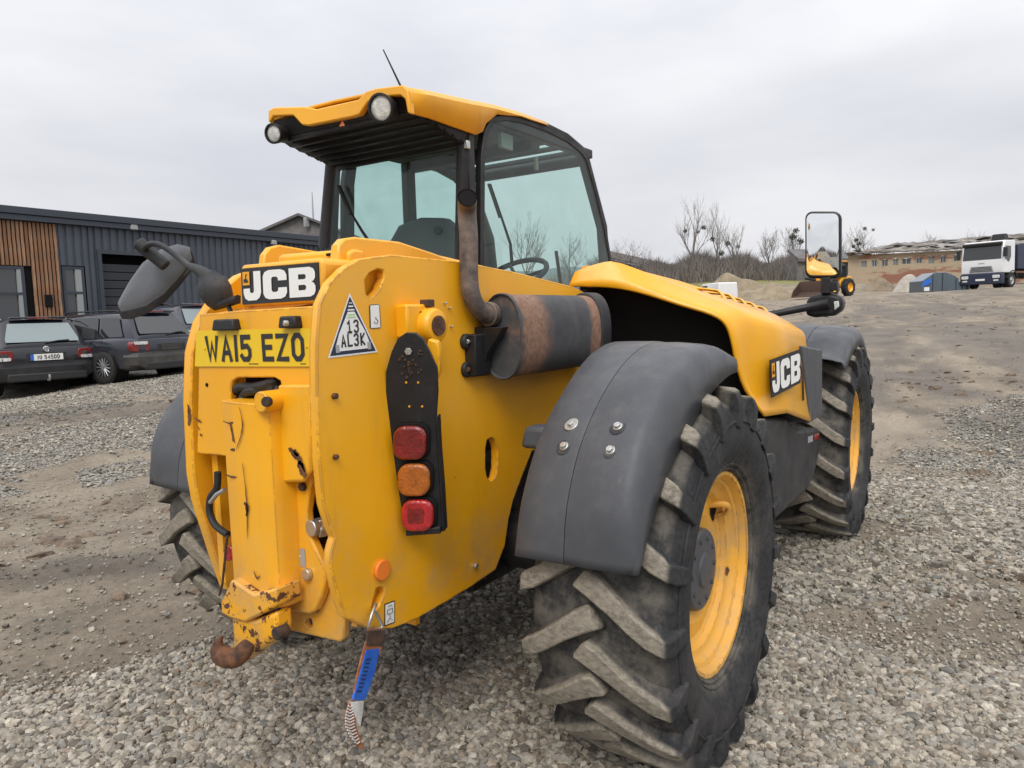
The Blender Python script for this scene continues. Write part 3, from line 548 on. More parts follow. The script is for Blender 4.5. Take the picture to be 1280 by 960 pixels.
# ---- mudguards
def fender(path_out, path_skirt, path_in, yo, yi, name='mudguard'):
    n = len(path_out); rings = []
    for i in range(n):
        (xo, zo), (xs, zs), (xi, zi) = path_out[i], path_skirt[i], path_in[i]
        f = lambda k: (xi+(xo-xi)*k, zi+(zo-zi)*k); row = []
        c = (0, .62)
        for k, d in ((0, -.035), (.0, -.012), (.03, 0), (.18, .003), (.40, .006), (.435, .004), (.445, -.016), (.455, .004), (.62, .006), (.80, .004), (.88, -.001), (.94, -.012)):
            x, z = f(k); nl = math.hypot(x-c[0], z-c[1]); row.append(Vector((x+(x-c[0])/nl*d, yi+(yo-yi)*k, z+(z-c[1])/nl*d)))
        x, z = f(.97); nl = math.hypot(x, z-.62)
        row.append(Vector((xo+(xs-xo)*.28, yi+(yo-yi)*.985, zo+(zs-zo)*.28))); row.append(Vector((xo+(xs-xo)*.6, yo, zo+(zs-zo)*.6))); row.append(Vector((xs, yo, zs))); rings.append(row)
    mb = MB(); mb.loft(rings, closed=False); o = mb.build(name, M['fender'], T, 50)
    sm = o.modifiers.new('solid', 'SOLIDIFY'); sm.thickness = .007; sm.offset = 0; return o
out_ = smooth([(-.655, .812), (-.66, .95), (-.605, 1.09), (-.47, 1.225), (-.28, 1.318), (-.08, 1.358), (.10, 1.352), (.222, 1.322)], 4)
skt = smooth([(-.645, .812), (-.554, .931), (-.439, 1.037), (-.325, 1.10), (-.205, 1.162), (-.06, 1.22), (.10, 1.255), (.21, 1.262)], 4)
inn = smooth([(-.645, .800), (-.60, .95), (-.50, 1.11), (-.36, 1.23), (-.19, 1.33), (-.02, 1.372), (.16, 1.365), (.30, 1.335)], 4)
fo = fender(out_, skt, inn, -1.115, -.735); tag(fo, 'grey black right rear mudguard with four bolts')
nf = Vector((-.9, 0, .42)).normalized()
def fsurf(px, py):
    "point on the guard's outside"
    d = Vector(ray(px, py)); best = None
    for i in range(len(out_)-1):
        a, b_ = out_[i], out_[i+1]; ia, ib = inn[i], inn[i+1]; p0 = Vector((ia[0], -.735, ia[1])); n = (Vector((a[0], -1.115, a[1]))-p0).cross(Vector((ib[0], -.735, ib[1]))-p0)
        t = (p0-Vector(CAM)).dot(n)/d.dot(n); q = Vector(CAM)+d*t
        if min(a[1], ia[1])-.02 <= q.z <= max(b_[1], ib[1]) and (best is None or abs(q.z-(a[1]+b_[1])/2) < best[0]): best = (abs(q.z-(a[1]+b_[1])/2), q, n.normalized())
    return best[1], (best[2] if best[2].x < 0 else -best[2])
for k, (px, py) in enumerate(((716, 533), (707, 560), (774, 536), (765, 565))):
    q, n = fsurf(px, py); q = q+n*.009; b = MB(); b.rev([(-.009, .027), (-.002, .027), (.0, .022), (-.001, .016), (-.002, 0)], q, n, 24); b.build('dark_bolt_dish', M['plastic'], fo, 60)  # dark disc set proud, the recess's shade put into its colour
    bolt(q-n*.002, n, .0105, .012, fo, 'steel', 'bolt', 6, washer=.023 if k == 0 else .014)
b = MB(); c_ = on(662, 548, 'y', -.66); b.box(c_+Vector((.05, -.02, 0)), (.10, .12, .07), taper=.8); b.build('guard_stay', M['fender'], T, 35, .015)
b = MB(); b.prism(xz([(645, 560), (655, 560), (660, 580), (660, 600), (650, 605), (645, 590)], -.5), XZ(-.70), 0, .05); b.build('guard_stay', M['yellow'], T, 30, .004)
lf = fo.copy(); COL.objects.link(lf); lf.data = fo.data.copy(); lf.data.transform(Matrix.Scale(-1, 4, (0, 1, 0))); lf.data.flip_normals(); lf.parent = T; tag(lf, 'grey black left rear mudguard')
fr = fo.copy(); COL.objects.link(fr); me = fo.data.copy()
o2 = smooth([(-.615, .55+.62), (-.53, 1.19), (-.43, 1.245), (-.28, 1.30), (-.1, 1.33), (.10, 1.33), (.30, 1.26), (.45, 1.15)], 4)
s2 = smooth([(-.60, 1.145), (-.50, 1.11), (-.40, 1.14), (-.28, 1.18), (-.1, 1.22), (.10, 1.22), (.27, 1.17), (.42, 1.08)], 4)
f2 = fender(o2, s2, [(x, z+.03) for x, z in o2], -1.15, -.74); f2.location = (2.75, 0, 0); tag(f2, 'grey black right front mudguard')
bpy.data.objects.remove(fr)
f3 = f2.copy(); COL.objects.link(f3); f3.data = f2.data.copy(); f3.data.transform(Matrix.Scale(-1, 4, (0, 1, 0))); f3.data.flip_normals(); f3.parent = T; tag(f3, 'grey black left front mudguard')

# ---- wheels
def make_wheel():
    HW = .225; tb = MB()
    prof = [(-.165, .318), (-.175, .335), (-.205, .375), (-.228, .43), (-.232, .475), (-.222, .52), (-.206, .553), (-.17, .570), (-.10, .580), (0, .583), (.10, .580), (.17, .570), (.206, .553), (.222, .52), (.232, .475), (.228, .43), (.205, .375), (.175, .335), (.165, .318)]
    tb.rev(prof, n=96)
    NL = 19
    rc = lambda y: np.interp(abs(y), (0, .10, .17, .206, .222), (.583, .580, .570, .553, .52))
    for sgn in (-1, 1):
        for k in range(NL):
            th0 = 2*math.pi*(k+(.5 if sgn > 0 else 0))/NL; rings = []
            for y, sw, hw, rt in ((-.030, .0, .020, .617), (-.022, .0, .036, .621), (.02, -.035, .034, .622), (.08, -.10, .028, .622), (.14, -.172, .027, .619), (.19, -.222, .029, .614), (.222, -.248, .032, .606), (.236, -.255, .036, .57), (.237, -.258, .038, .50)):
                # the bar's nose leads, its tail sweeps back to the shoulder
                hw *= 1.1; yy = sgn*y; row = []
                last = y > .23
                for e, top in ((-1, 0), (-1, 1), (1, 1), (1, 0)):
                    h2 = hw*(1.25 if not top else .92); a = th0-(sw+e*h2*.75/.6*.95)*1.0; y2 = yy+sgn*e*h2*.55*(1 if y < .2 else .15)
                    r_ = rt if (top or last) else max(rc(y)-.012, .548)
                    if y > .2: r_, y2 = {.222: ((.545, .212), (.606, .222)), .236: ((.53, .205), (.572, .238)), .237: ((.50, .215), (.485, .239))}[y][top]; y2 *= sgn
                    row.append(Vector((r_*math.cos(a), y2, r_*math.sin(a))))
                rings.append(row)
            tb.loft(rings)
    wh = MB()     # the rim, outer face towards -y
    rp_ = [(.16, .30), (.16, .33), (.15, .335), (-.155, .335), (-.172, .338), (-.178, .334), (-.176, .322), (-.162, .314), (-.150, .308), (-.144, .296), (-.130, .288), (-.122, .276), (-.118, .262), (-.100, .250), (-.092, .235), (-.098, .205), (-.104, .18), (-.098, .16), (-.09, .13), (.1, .12)]
    wh.rev(rp_, n=72); wo = wh.build('wheel', M['yellow_rim'], None, 28)
    for sg in (-1, 1):
        for r_, y in ((.345, .186), (.36, .197), (.505, .227)): tb.rev([(sg*(y-.006), r_-.006), (sg*(y+.006), r_), (sg*(y-.002), r_+.008)], n=96)
    t = tb.build('tyre', M['rubber'], wo, 38, .006, 2)
    h = MB(); h.rev([(-.08, .14), (-.114, .137), (-.122, .130), (-.124, .06), (-.132, .055), (-.134, 0)], n=40)
    for k in range(10):
        a = 2*math.pi*k/10; p = Vector((.108*math.cos(a), -.121, .105*math.sin(a))); h.cyl(p, p+Vector((0, -.007, 0)), .008, 6)
    h.build('hub', M['fender'], wo, 35)
    # hand hole with its folded lip, valve
    for a in (R(45),):
        p = lambda r_, da, y: Vector((r_*math.cos(a+da), y, r_*math.sin(a+da)))
        b = MB(); b.tube(smooth([p(.238, -.15, -.088), p(.252, -.12, -.128), p(.262, 0, -.146), p(.252, .12, -.128), p(.238, .15, -.088)], 3), .012, 8, flat=.7); b.build('hand_hole_lip', M['yellow_rim'], wo, 60)
        b = MB(); b.add([p(.208, -.12, -.1005), p(.236, -.14, -.096), p(.250, 0, -.106), p(.236, .14, -.096), p(.208, .12, -.1005), p(.202, 0, -.102)], [(0, 1, 2, 3, 4, 5)]); b.build('hand_hole', M['shade_black'], wo)
    b = MB(); a = R(-15); b.add([Vector((r_*math.cos(a+da), y, r_*math.sin(a+da))) for r_, da, y in ((.276, -.06, -.1235), (.285, .02, -.1285), (.274, .07, -.1235), (.264, .05, -.1205), (.262, -.03, -.1205))], [(0, 1, 2, 3, 4)]); b.build('rust_scar', M['rust'], wo)
    return wo
ZW = .612; W0 = make_wheel(); W0.parent = T; W0.location = (0, -.945, ZW); W0.rotation_euler = (0, R(4), 0); tag(W0, 'right rear wheel with a muddy chevron tyre')
def wheel_copy(x, y, mir, spin, lab):
    c = copy_tree(W0, T); c.location = (x, y, ZW); c.rotation_euler = (0, R(spin), 0); c.scale = (1, -1 if mir else 1, 1); tag(c, lab); return c
wheel_copy(2.75, -.945, False, 13, 'right front wheel'); wheel_copy(0, .945, True, 187, 'left rear wheel'); wheel_copy(2.75, .945, True, 60, 'left front wheel')
b = MB(); b.cyl((0, -.8, .61), (0, .8, .61), .11, 16); b.box((0, 0, .61), (.4, .5, .35)); b.build('axle', M['black'], T, 35, .02); b = MB(); b.cyl((2.75, -.8, .61), (2.75, .8, .61), .11, 16); b.box((2.75, 0, .61), (.4, .5, .35)); b.build('axle', M['black'], T, 35, .02)
b = MB(); b.box((1.3, 0, .68), (3.0, .62, .35)); b.build('chassis', M['black'], T)

# ---- bonnet on the right between the wheels
def P(px, py, ax, v): return on(px, py, ax, v)
S0 = [P(711, 358, 'x', .50), P(759, 359, 'x', .55), P(800, 366, 'x', .58), P(850, 381, 'x', .62), P(889, 393, 'x', .65), P(907, 406, 'x', .67), P(915, 428, 'x', .685), P(920, 452, 'x', .70), P(932, 488, 'x', .74), P(956, 520, 'x', .84)]
S1 = [P(719, 341, 'x', .52), P(748, 331, 'x', .57), P(777, 331, 'x', .62), P(860, 364, 'x', .76), P(905, 381, 'x', .78), P(922, 391, 'x', .79), P(931, 408, 'x', .80), P(937, 452, 'x', .83), P(944, 488, 'x', .86), P(957, 520.5, 'x', .88)]
def line(a, b, n): return [a.lerp(b, k/(n-1)) for k in range(n)]
S2 = [Vector((1.2, -.30, 1.60)), Vector((1.2, -.42, 1.625)), P(848, 357.5, 'y', -.60), P(925, 386, 'y', -.85), P(945, 394, 'y', -.97), P(957, 401, 'y', -1.03), P(966, 412, 'y', -1.06), P(972, 455, 'y', -1.075), P(977, 490, 'y', -1.08), P(983, 516, 'y', -1.085)]
S3 = [Vector((1.62, -.30, 1.53)), Vector((1.62, -.42, 1.55)), P(921, 380, 'y', -.72), P(960, 391, 'y', -.93), P(980, 401, 'y', -1.03), P(996, 411, 'y', -1.085), P(1005, 421, 'y', -1.108), P(1008, 460, 'y', -1.112), P(1010, 500, 'y', -1.114), P(1012, 527, 'y', -1.116)]
b = MB(); 
def dens(S): return smooth(S, 3)
sl = [[Vector(p) for p in dens(S)] for S in (S0, S1, S2, S3)]
b.loft([sl[0], [p.lerp(q, .35) for p, q in zip(sl[0], sl[1])], sl[1], [p.lerp(q, .5) for p, q in zip(sl[1], sl[2])], sl[2], sl[3]], closed=False); bn = b.build('bonnet', M['yellow_clean'], T, 30)
so_ = bn.modifiers.new('solid', 'SOLIDIFY'); so_.thickness = .012; so_.offset = 0
tag(bn, 'sloping yellow engine bonnet')
b = MB(); b.add([Vector(p)+Vector((.10, .0, 0)) for p in S0]+[Vector((.9, -.30, .95))], [tuple(range(11))]); b.build('engine_bay', M['shade_black'], T)
b = MB(); b.add([Vector((.42, -.37, 1.58)), Vector((.95, -.37, 1.60)), Vector((.95, -.37, .9)), Vector((.42, -.37, .9))], [(0, 1, 2, 3)]); b.build('engine_bay_wall', M['shade_black'], T)
b = MB(); b.prism([(1.60, 1.40), (1.95, 1.28), (1.95, .9), (1.55, .9)], XZ(-.95), 0, .6); b.build('bonnet_nose', M['fender'], T)
q0, q1 = P(1003, 432, 'y', -1.12), P(1028, 437, 'y', -1.13); q2, q3 = P(1028, 519, 'y', -1.13), P(1012, 529, 'y', -1.12)
b = MB(); nn = Vector((0, .3, 0)); b.loft([[q0, q1, q2, q3], [p+nn for p in (q0, q1, q2, q3)]]); b.build('front_grille_side', M['fender'], T, 30, .008)
side_pl = plane(P(957, 470, 'x', .87), ((P(957, 470, 'x', .87)-P(1008, 470, 'y', -1.112)).cross(Vector((0, 0, 1)))))
off_ = Vector((0, -.012, 0))
from mathutils.bvhtree import BVHTree
bvh = BVHTree.FromPolygons([v.co.copy() for v in bn.data.vertices], [tuple(p.vertices) for p in bn.data.polygons])
def hit(px, py):
    d = Vector(ray(px, py)).normalized(); h = bvh.ray_cast(Vector(CAM), d); return h[0] if h[0] else None
jb = [hit(px, py) for px, py in ((953, 497), (990, 478), (990, 436), (951, 450))]
jn = (jb[1]-jb[0]).cross(jb[3]-jb[0]).normalized(); jn = jn if jn.y < 0 else -jn
dep = max([0]+[(hit(px, py)-jb[0]).dot(jn) for px in range(954, 990, 6) for py in range(454, 476, 5) if hit(px, py)])+.009
jb = [q+jn*dep for q in jb]
jcb_badge('bonnet_badge', jb, bn)
b = MB(); b.tube([hit(px, py)+Vector((-.004, -.006, 0)) for px, py in ((1000, 458), (1001, 470), (1002, 500))], .008, 6); b.build('bonnet_latch', M['rust_dark'], bn)
# louvres along the crest
lv = MB(); cr_ = [P(752, 331, 'y', -.40), P(800, 338, 'y', -.42), P(850, 351, 'y', -.46), P(893, 365, 'y', -.50)]
b = MB(); b.loft([[p+Vector((0, .10, .0)), p+Vector((0, .0, .0)), p+Vector((0, -.03, -.035)), p+Vector((0, -.03, -.08)), p+Vector((0, .1, -.08))] for p in cr_]); b.build('louvre_panel', M['yellow_clean'], T, 35, .004)
for k in range(5):
    px = 893+k*14; py = 363+k*5.2; a = P(px, py, 'y', -.56-.02*k); a2 = P(px+15, py+14, 'y', -.66-.02*k)
    b = MB(); m_ = a.lerp(a2, .55)+Vector((.02, 0, .012)); b.tube(smooth([a+Vector((-.12, .12, .02)), a, m_, a2], 4), .016, 8, flat=.5); b.build('louvre', M['yellow_clean'], bn, 60)
# side skirt / tank under the bonnet
ty = -1.045; b = MB(); b.prism(xz([(955, 524), (984, 521), (997, 538), (1025, 535), (1025, 563), (1018, 596), (1010, 613), (968, 652), (958, 655)], ty), XZ(ty), 0, .45); sk = b.build('side_tank', M['plastic'], T, 30, .02)
qt = quad([(1009, 554), (1023, 549), (1023, 541), (1009, 546)], 'y', ty); b = MB(); decal(b, SQ, sub(qt, 0, .45, 0, 1), .003); b.build('small_label', M['grey_ink'], sk, 0)
b = MB(); decal(b, SQ, sub(qt, .55, 1, .05, 1), .003); b.build('small_label', M['bright_red'], sk, 0)

# ---- cab
YC, XR = .10, .34
cabo = MB()
cabo.prism([(.34, .75), (.34, 1.45), (1.85, 1.45), (1.85, .75)], XZ(YC), 0, .92); cab = cabo.build('cab', M['cab_grey'], T, 30, .02)
side = [(.37, 1.35), (.40, 1.75), (.43, 2.20), (.46, 2.32), (.52, 2.395), (.63, 2.432), (.78, 2.45), (1.02, 2.456), (1.25, 2.44), (1.42, 2.405), (1.48, 2.37), (1.56, 2.25), (1.70, 2.0), (1.78, 1.78), (1.83, 1.35)]
def shrink(pts, k):
    o = []; m = len(pts)
    for i in range(m):
        a, b_, c = Vector(pts[i-1]), Vector(pts[i]), Vector(pts[(i+1) % m]); n1 = Vector((-(b_-a).y, (b_-a).x)).normalized(); n2 = Vector((-(c-b_).y, (c-b_).x)).normalized(); n = (n1+n2).normalized(); o.append(tuple(b_-n*k*-1 if False else b_-n*(-k)))
    return o
def area(pts): return sum(pts[i-1][0]*pts[i][1]-pts[i][0]*pts[i-1][1] for i in range(len(pts)))
inner = shrink(side, .03 if area(side) > 0 else -.03)
b = MB(); b.prism(side, XZ(YC), 0, .035, [inner]); b.build('side_window_frame', M['black'], cab, 30, .004)
b = MB(); b.prism(shrink(side, .012 if area(side) > 0 else -.012), XZ(YC+.004), 0, .005); b.build('side_window', M['glass'], cab, 0)
yL = 1.02
inner2 = shrink(side, .07 if area(side) > 0 else -.07)
b = MB(); b.prism(side, XZ(yL), -.04, 0, [inner2]); b.box((.95, yL-.02, 1.9), (.07, .05, 1.05)); b.build('door_frame', M['cab_grey'], cab, 30, .006)
b = MB(); b.prism(shrink(side, .05 if area(side) > 0 else -.05), XZ(yL-.018), 0, .004); b.build('door_window', M['glass'], cab, 0)
# rear window and its corner pillars
rw = [(.17, 1.55), (.16, 2.20), (.20, 2.27), (.90, 2.285), (.955, 2.24), (1.0, 1.9), (1.03, 1.55)]
b = MB(); b.prism([(.10, 1.5), (.10, 2.36), (.98, 2.36), (1.06, 1.9), (1.08, 1.5)], YZ(XR), 0, .04, [rw]); b.build('rear_window_frame', M['black'], cab, 30, .006)
b = MB(); b.prism([(.14, 1.5), (.14, 2.31), (.96, 2.31), (1.04, 1.9), (1.06, 1.5)], YZ(XR-.006), -.005, 0); b.build('rear_window', M['glass'], cab, 0)
b = MB(); b.tube([on(577, 324, 'x', XR), on(580, 182, 'x', XR)], .034, 10); b.build('corner_pillar', M['black'], cab, 60)
b = MB(); b.tube([on(406, 310, 'x', XR), on(416, 196, 'x', XR)], .034, 10); b.build('corner_pillar', M['cab_grey'], cab, 60)
c_ = on(584, 181, 'x', XR-.02); b = MB(); b.box(c_, (.025, .018, .035)); b.build('window_hinge', M['steel'], cab, 30, .003)
# windscreen side, far pillars, ceiling
b = MB()
b.tube([(1.80, .14, 1.4), (1.72, .14, 2.0), (1.50, .14, 2.37)], .035, 8); b.tube([(1.80, .98, 1.4), (1.72, .98, 2.0), (1.50, .98, 2.37)], .035, 8); b.tube([(1.50, .14, 2.37), (1.50, .98, 2.37)], .04, 8); b.build('front_pillar', M['cab_grey'], cab, 60)
b = MB(); b.add([Vector(p) for p in ((1.82, .14, 1.45), (1.82, .98, 1.45), (1.50, .98, 2.37), (1.50, .14, 2.37))], [(0, 1, 2, 3)]); b.build('windscreen', M['glass'], cab, 0)
b = MB(); b.box((.62, .57, 2.375), (.50, .84, .03)); b.box((1.0, .13, 2.40), (1.1, .05, .05)); b.box((1.0, 1.0, 2.40), (1.1, .05, .05)); b.box((.98, .57, 2.36), (.07, .86, .06)); b.build('ceiling', M['cab_grey'], cab, 30, .008)
for k in range(4): 
    b = MB(); b.box((1.08+.11*k, .57, 2.435-.014*k), (.045, .80, .02)); b.build('roof_guard_bar', M['cab_grey'], cab, 30, .003)
b = MB(); b.tube([(1.0, .16, 2.30), (1.02, .17, 2.24)], .012, 8); b.box((.72, .16, 2.33), (.10, .02, .07)); b.build('sun_visor', M['cab_light'], cab)
# seat, wheel, console
b = MB(); b.prism([(.27, 1.2), (.29, 1.75), (.33, 1.90), (.42, 1.97), (.56, 1.985), (.70, 1.96), (.77, 1.88), (.80, 1.72), (.82, 1.2)], YZ(.50), 0, .12); se = b.build('seat', M['seat'], cab, 40, .035, 3)
bolt(on(549, 288, 'x', .50), (-1, 0, 0), .022, .02, se, 'hose', 'seat_knob', 16)
b = MB(); sc_ = Vector((1.30, .50, 1.72)); ax_ = Vector((-.5, 0, .86)).normalized(); a_ = ax_.orthogonal().normalized(); b2 = ax_.cross(a_)
ring = [sc_+.19*(a_*math.cos(2*math.pi*k/24)+b2*math.sin(2*math.pi*k/24)) for k in range(25)]; b.tube(ring, .016, 8)
for k in range(3): b.tube([sc_-ax_*.03, ring[k*8]], .012, 6)
b.tube([sc_-ax_*.03, sc_+Vector((.2, 0, -.45))], .03, 8); b.build('steering_wheel', M['hose'], cab, 60)
b = MB(); b.box((1.62, .55, 1.52), (.25, .8, .16)); b.box((1.0, .2, 1.50), (.9, .16, .12)); b.tube([(1.5, .3, 1.58), (1.40, .28, 1.85)], .012, 6); b.build('console', M['plastic'], cab, 35, .02)
# wipers
def wiper(p, name='wiper'):
    b = MB(); b.tube(p, [.006+.006*k/(len(p)-1) for k in range(len(p))], 6, flat=.6); q = [Vector(x)+Vector((-.01, .004, 0)) for x in p[:2]]; b.tube([q[0], q[1]], .009, 5); b.build(name, M['hose'], cab, 60)
wiper([on(425, 232, 'x', XR-.03), on(440, 268, 'x', XR-.03), on(452, 288, 'x', XR-.03), on(462, 303, 'x', XR-.03)])
wiper([on(613, 230, 'y', .45), on(627, 272, 'y', .45), on(638, 305, 'y', .45), on(640, 330, 'y', .45)], 'front_wiper')
# roof
ro = MB()
def rrow(x, zr, zl, skirt_r, skirt_l, yr=.085, yl_=1.03, cam_=.012):
    w_ = yl_-yr; return [Vector((x, yr+.004, zr-skirt_r)), Vector((x, yr, zr-.028)), Vector((x, yr+.022, zr-.004))]+[Vector((x, yr+w_*k, zr+(zl-zr)*k+cam_*math.sin(math.pi*k))) for k in (.12, .3, .5, .7, .88)]+[Vector((x, yl_-.022, zl-.004)), Vector((x, yl_, zl-.028)), Vector((x, yl_-.004, zl-skirt_l))]
ro.loft([rrow(-.055, 2.395, 2.418, .105, .045, yl_=.945), rrow(.06, 2.412, 2.43, .118, .06, yl_=.99), rrow(.25, 2.43, 2.445, .14, .11), rrow(.38, 2.443, 2.453, .155, .12), rrow(.43, 2.45, 2.458, .14, .12), rrow(.46, 2.453, 2.46, .10, .1), rrow(.55, 2.462, 2.465, .05, .06), rrow(.75, 2.475, 2.473, .032, .04), rrow(1.02, 2.482, 2.477, .028, .03)], closed=False)
rf = ro.build('roof', M['yellow_clean'], cab, 40); s_ = rf.modifiers.new('solid', 'SOLIDIFY'); s_.thickness = .012; s_.offset = -1
tag(rf, 'yellow cab roof with a lipped rear edge')
for ya, yb in ((.10, .16), (.96, 1.02)):
    b = MB(); b.loft([[Vector((x, ya, z)), Vector((x, yb, z)), Vector((x, yb, z-.03)), Vector((x, ya, z-.03))] for x, z in ((1.0, 2.474), (1.25, 2.462), (1.42, 2.425), (1.50, 2.385))]); b.build('front_roof_rail', M['black'], cab, 30, .006)
b = MB(); b.add([Vector((x, y, z)) for x, y, z in ((1.0, .12, 2.462), (1.25, .12, 2.45), (1.48, .12, 2.39), (1.48, 1.0, 2.39), (1.25, 1.0, 2.45), (1.0, 1.0, 2.462))], [(0, 1, 4, 5), (1, 2, 3, 4)]); b.build('roof_window', M['glass'], cab, 0)
# rear fascia stepping over the lamps
fx = -.066
fas = yz([(335, 152), (335, 138), (342, 134), (380, 133), (395, 136), (448, 124), (457, 114), (470, 110), (503, 106), (510, 112), (513, 142), (509, 141), (506, 124), (500, 119), (468, 122), (459, 128), (449, 143), (440, 146), (385, 157), (377, 156), (366, 144), (341, 145), (337, 153)], fx)
b = MB(); b.prism(fas, YZ(fx), 0, .03); b.build('rear_fascia', M['yellow_clean'], rf, 40, .006, 2)
# dark ribbed underside
b = MB(); 
for k in range(7):
    x0 = -.02+.055*k; b.box((x0+.012, .525, 2.318-.0125*k), (.014, .78, .02)); b.add([Vector((x0, .11, 2.315-.012*k)), Vector((x0, .96, 2.335-.012*k)), Vector((x0+.035, .96, 2.320-.012*k)), Vector((x0+.035, .11, 2.30-.012*k)), Vector((x0+.036, .96, 2.336-.012*k)), Vector((x0+.036, .11, 2.316-.012*k)), Vector((x0+.055, .96, 2.323-.012*k)), Vector((x0+.055, .11, 2.303-.012*k))], [(0, 1, 2, 3), (3, 2, 4, 5), (5, 4, 6, 7)])
b.add([Vector((-.05, .10, 2.38)), Vector((-.05, .93, 2.40)), Vector((-.02, .96, 2.335)), Vector((-.02, .11, 2.315))], [(0, 1, 2, 3)]); b.add([Vector((-.02, .93, 2.335)), Vector((-.02, .935, 2.40)), Vector((.34, 1.02, 2.42)), Vector((.34, .95, 2.25))], [(0, 1, 2, 3)]); b.add([Vector((-.02, .115, 2.315)), Vector((.34, .115, 2.23)), Vector((.34, .09, 2.40)), Vector((-.02, .09, 2.36))], [(0, 1, 2, 3)])
b.build('roof_underside', M['black'], rf, 20)
wq = quad([(424, 158), (431, 157), (428, 150), (427, 150)], 'x', -.045); b = MB(); b.add([wq[0], wq[1], wq[2]], [(0, 1, 2)]); b.build('warning_triangle', M['orange_reflector'], rf, 0)
for px, py, r_, lab in ((343, 167, .036, 'left rear work lamp'), (477, 135, .046, 'right rear work lamp')):
    c_ = on(px, py, 'x', -.10); d_ = Vector((-1, -.25 if px < 400 else -.2, -.2)).normalized()
    b = MB(); b.rev([(.12, .0), (.12, r_*.75), (.05, r_*1.0), (.0, r_*1.22), (-.012, r_*1.24), (-.014, r_*1.08), (-.004, r_*1.05)], c_, -d_*-1*-1, 28); wl_ = b.build('work_lamp', M['black'], rf, 40); tag(wl_, lab)
    b = MB(); b.rev([(0, 0), (0, r_*.6), (.004, r_*.95), (.008, r_*1.06)], c_+d_*.008, -d_, 28); b.build('lamp_glass', M['clear_lens'], wl_, 60)
b = MB(); a0 = on(499, 104, 'x', .25); a1 = on(479, 62, 'x', .20); b.tube([a0-(a1-a0)*.25, a0, a1], [.006, .005, .0028], 6); b.build('radio_antenna', M['black'], rf, 60)

# ---- mirrors
def mirror_house(name, corners, back, depth, lab, glass_m=True):
    pass
# left mirror, seen from behind: dished shell on a cranked arm
ml = MB(); xm = -.80
C4 = [on(px, py, 'x', v) for px, py, v in ((147, 380, -.84), (161, 355, -.83), (178, 331, -.82), (202, 313, -.80), (224, 306, -.78), (237, 309, -.77), (239, 318, -.77), (232, 330, -.77), (219, 347, -.78), (203, 364, -.80), (181, 379, -.82), (162, 386, -.83), (150, 386, -.84))]
cen = sum(C4, Vector())/len(C4); nv = (Vector(CAM)-cen).normalized()*.75+Vector((0, .3, .75)); nv.normalize()
ringsm = []
for k, h in ((1.0, -.035), (1.0, 0), (.95, .010), (.80, .019), (.5, .026), (.1, .030)): ringsm.append([cen+(p-cen)*k+nv*h for p in C4])
ml.loft(ringsm); mlo = ml.build('mirror', M['shell'], T, 60); tag(mlo, 'left mirror turned to show its dished grey back')
b = MB(); b.loft([[cen+(p-cen)*1.04+nv*h for p in C4] for h in (-.045, -.012)]); b.build('mirror_rim', M['plastic'], mlo, 50, .004)
b = MB(); b.cyl(on(172, 303, 'x', -.90), on(208, 333, 'x', -.84), .024, 16, .021); b.build('mirror_clamp', M['plastic'], mlo, 40, .006)
arm = smooth([on(px, py, 'x', v) for px, py, v in ((180, 312, -.90), (186, 306, -.90), (196, 305, -.90), (210, 312, -.90), (228, 326, -.90), (246, 340, -.91), (258, 350, -.91))], 4)
b = MB(); b.tube(arm, .0095, 10); b.build('mirror_arm', M['black'], mlo, 60)
b = MB(); b.tube([on(px, py, 'x', -.92) for px, py in ((238, 333), (250, 338), (262, 346), (266, 360))], [.012, .016, .022, .026], 12); b.build('mirror_knuckle', M['plastic'], mlo, 60)
c_ = on(270, 365, 'x', -.92); b = MB(); b.rev([(-.062, .0), (-.06, .028), (-.045, .034), (-.03, .048), (.0, .05), (.03, .042), (.05, .03), (.055, 0)], c_, Vector((.3, -.25, -.9)), 24); b.build('mirror_boot', M['plastic'], mlo, 40)
b = MB(); b.tube([on(px, py, 'x', -.93) for px, py in ((270, 382), (285, 378), (298, 374))], .014, 8); b.tube([on(286, 384, 'x', -.93), on(290, 392, 'x', -.945)], .008, 6); b.build('mirror_foot', M['black'], mlo, 60)
# right mirror far forward on a long arm
xm = 2.10
mg = yz(rrect(1028.5, 306, 45, 84, 9, 4), xm); b = MB(); b.prism(mg, YZ(xm), 0, .05); rm = b.build('mirror', M['black'], T, 35, .012, 3); tag(rm, 'right mirror showing sky, ground and bonnet')
mg2 = yz(rrect(1028.5, 305.5, 40, 77, 7, 4), xm); cy_, cz_ = sum(q[0] for q in mg2)/len(mg2), sum(q[1] for q in mg2)/len(mg2); b = MB(); rg = []
for k in (1, .85, .7, .55, .4, .25, .1, .02): rg.append([Vector((xm-.016+(((a-cy_)*k)**2+((c-cz_)*k)**2)/2.4-.012*k*(c-cz_), cy_+(a-cy_)*k, cz_+(c-cz_)*k)) for a, c in mg2])
b.loft(rg); g_ = b.build('mirror_glass', M['mirror'], rm, 60)
b = MB(); b.box(on(1033, 357, 'x', xm+.02), (.05, .05, .09)); b.tube([on(1006, 348, 'x', xm), on(1020, 350, 'x', xm)], .008, 6); b.box(on(1042, 358, 'x', xm+.03), (.06, .05, .05)); b.build('mirror_bracket', M['black'], rm, 30, .005)
b = MB(); b.prism(yz([(1007, 377), (1012, 369), (1034, 366), (1050, 370), (1053, 378), (1051, 388), (1040, 395), (1018, 397), (1006, 394)], xm), YZ(xm+.01), 0, .12); b.build('lower_mirror', M['black'], rm, 35, .02, 3)
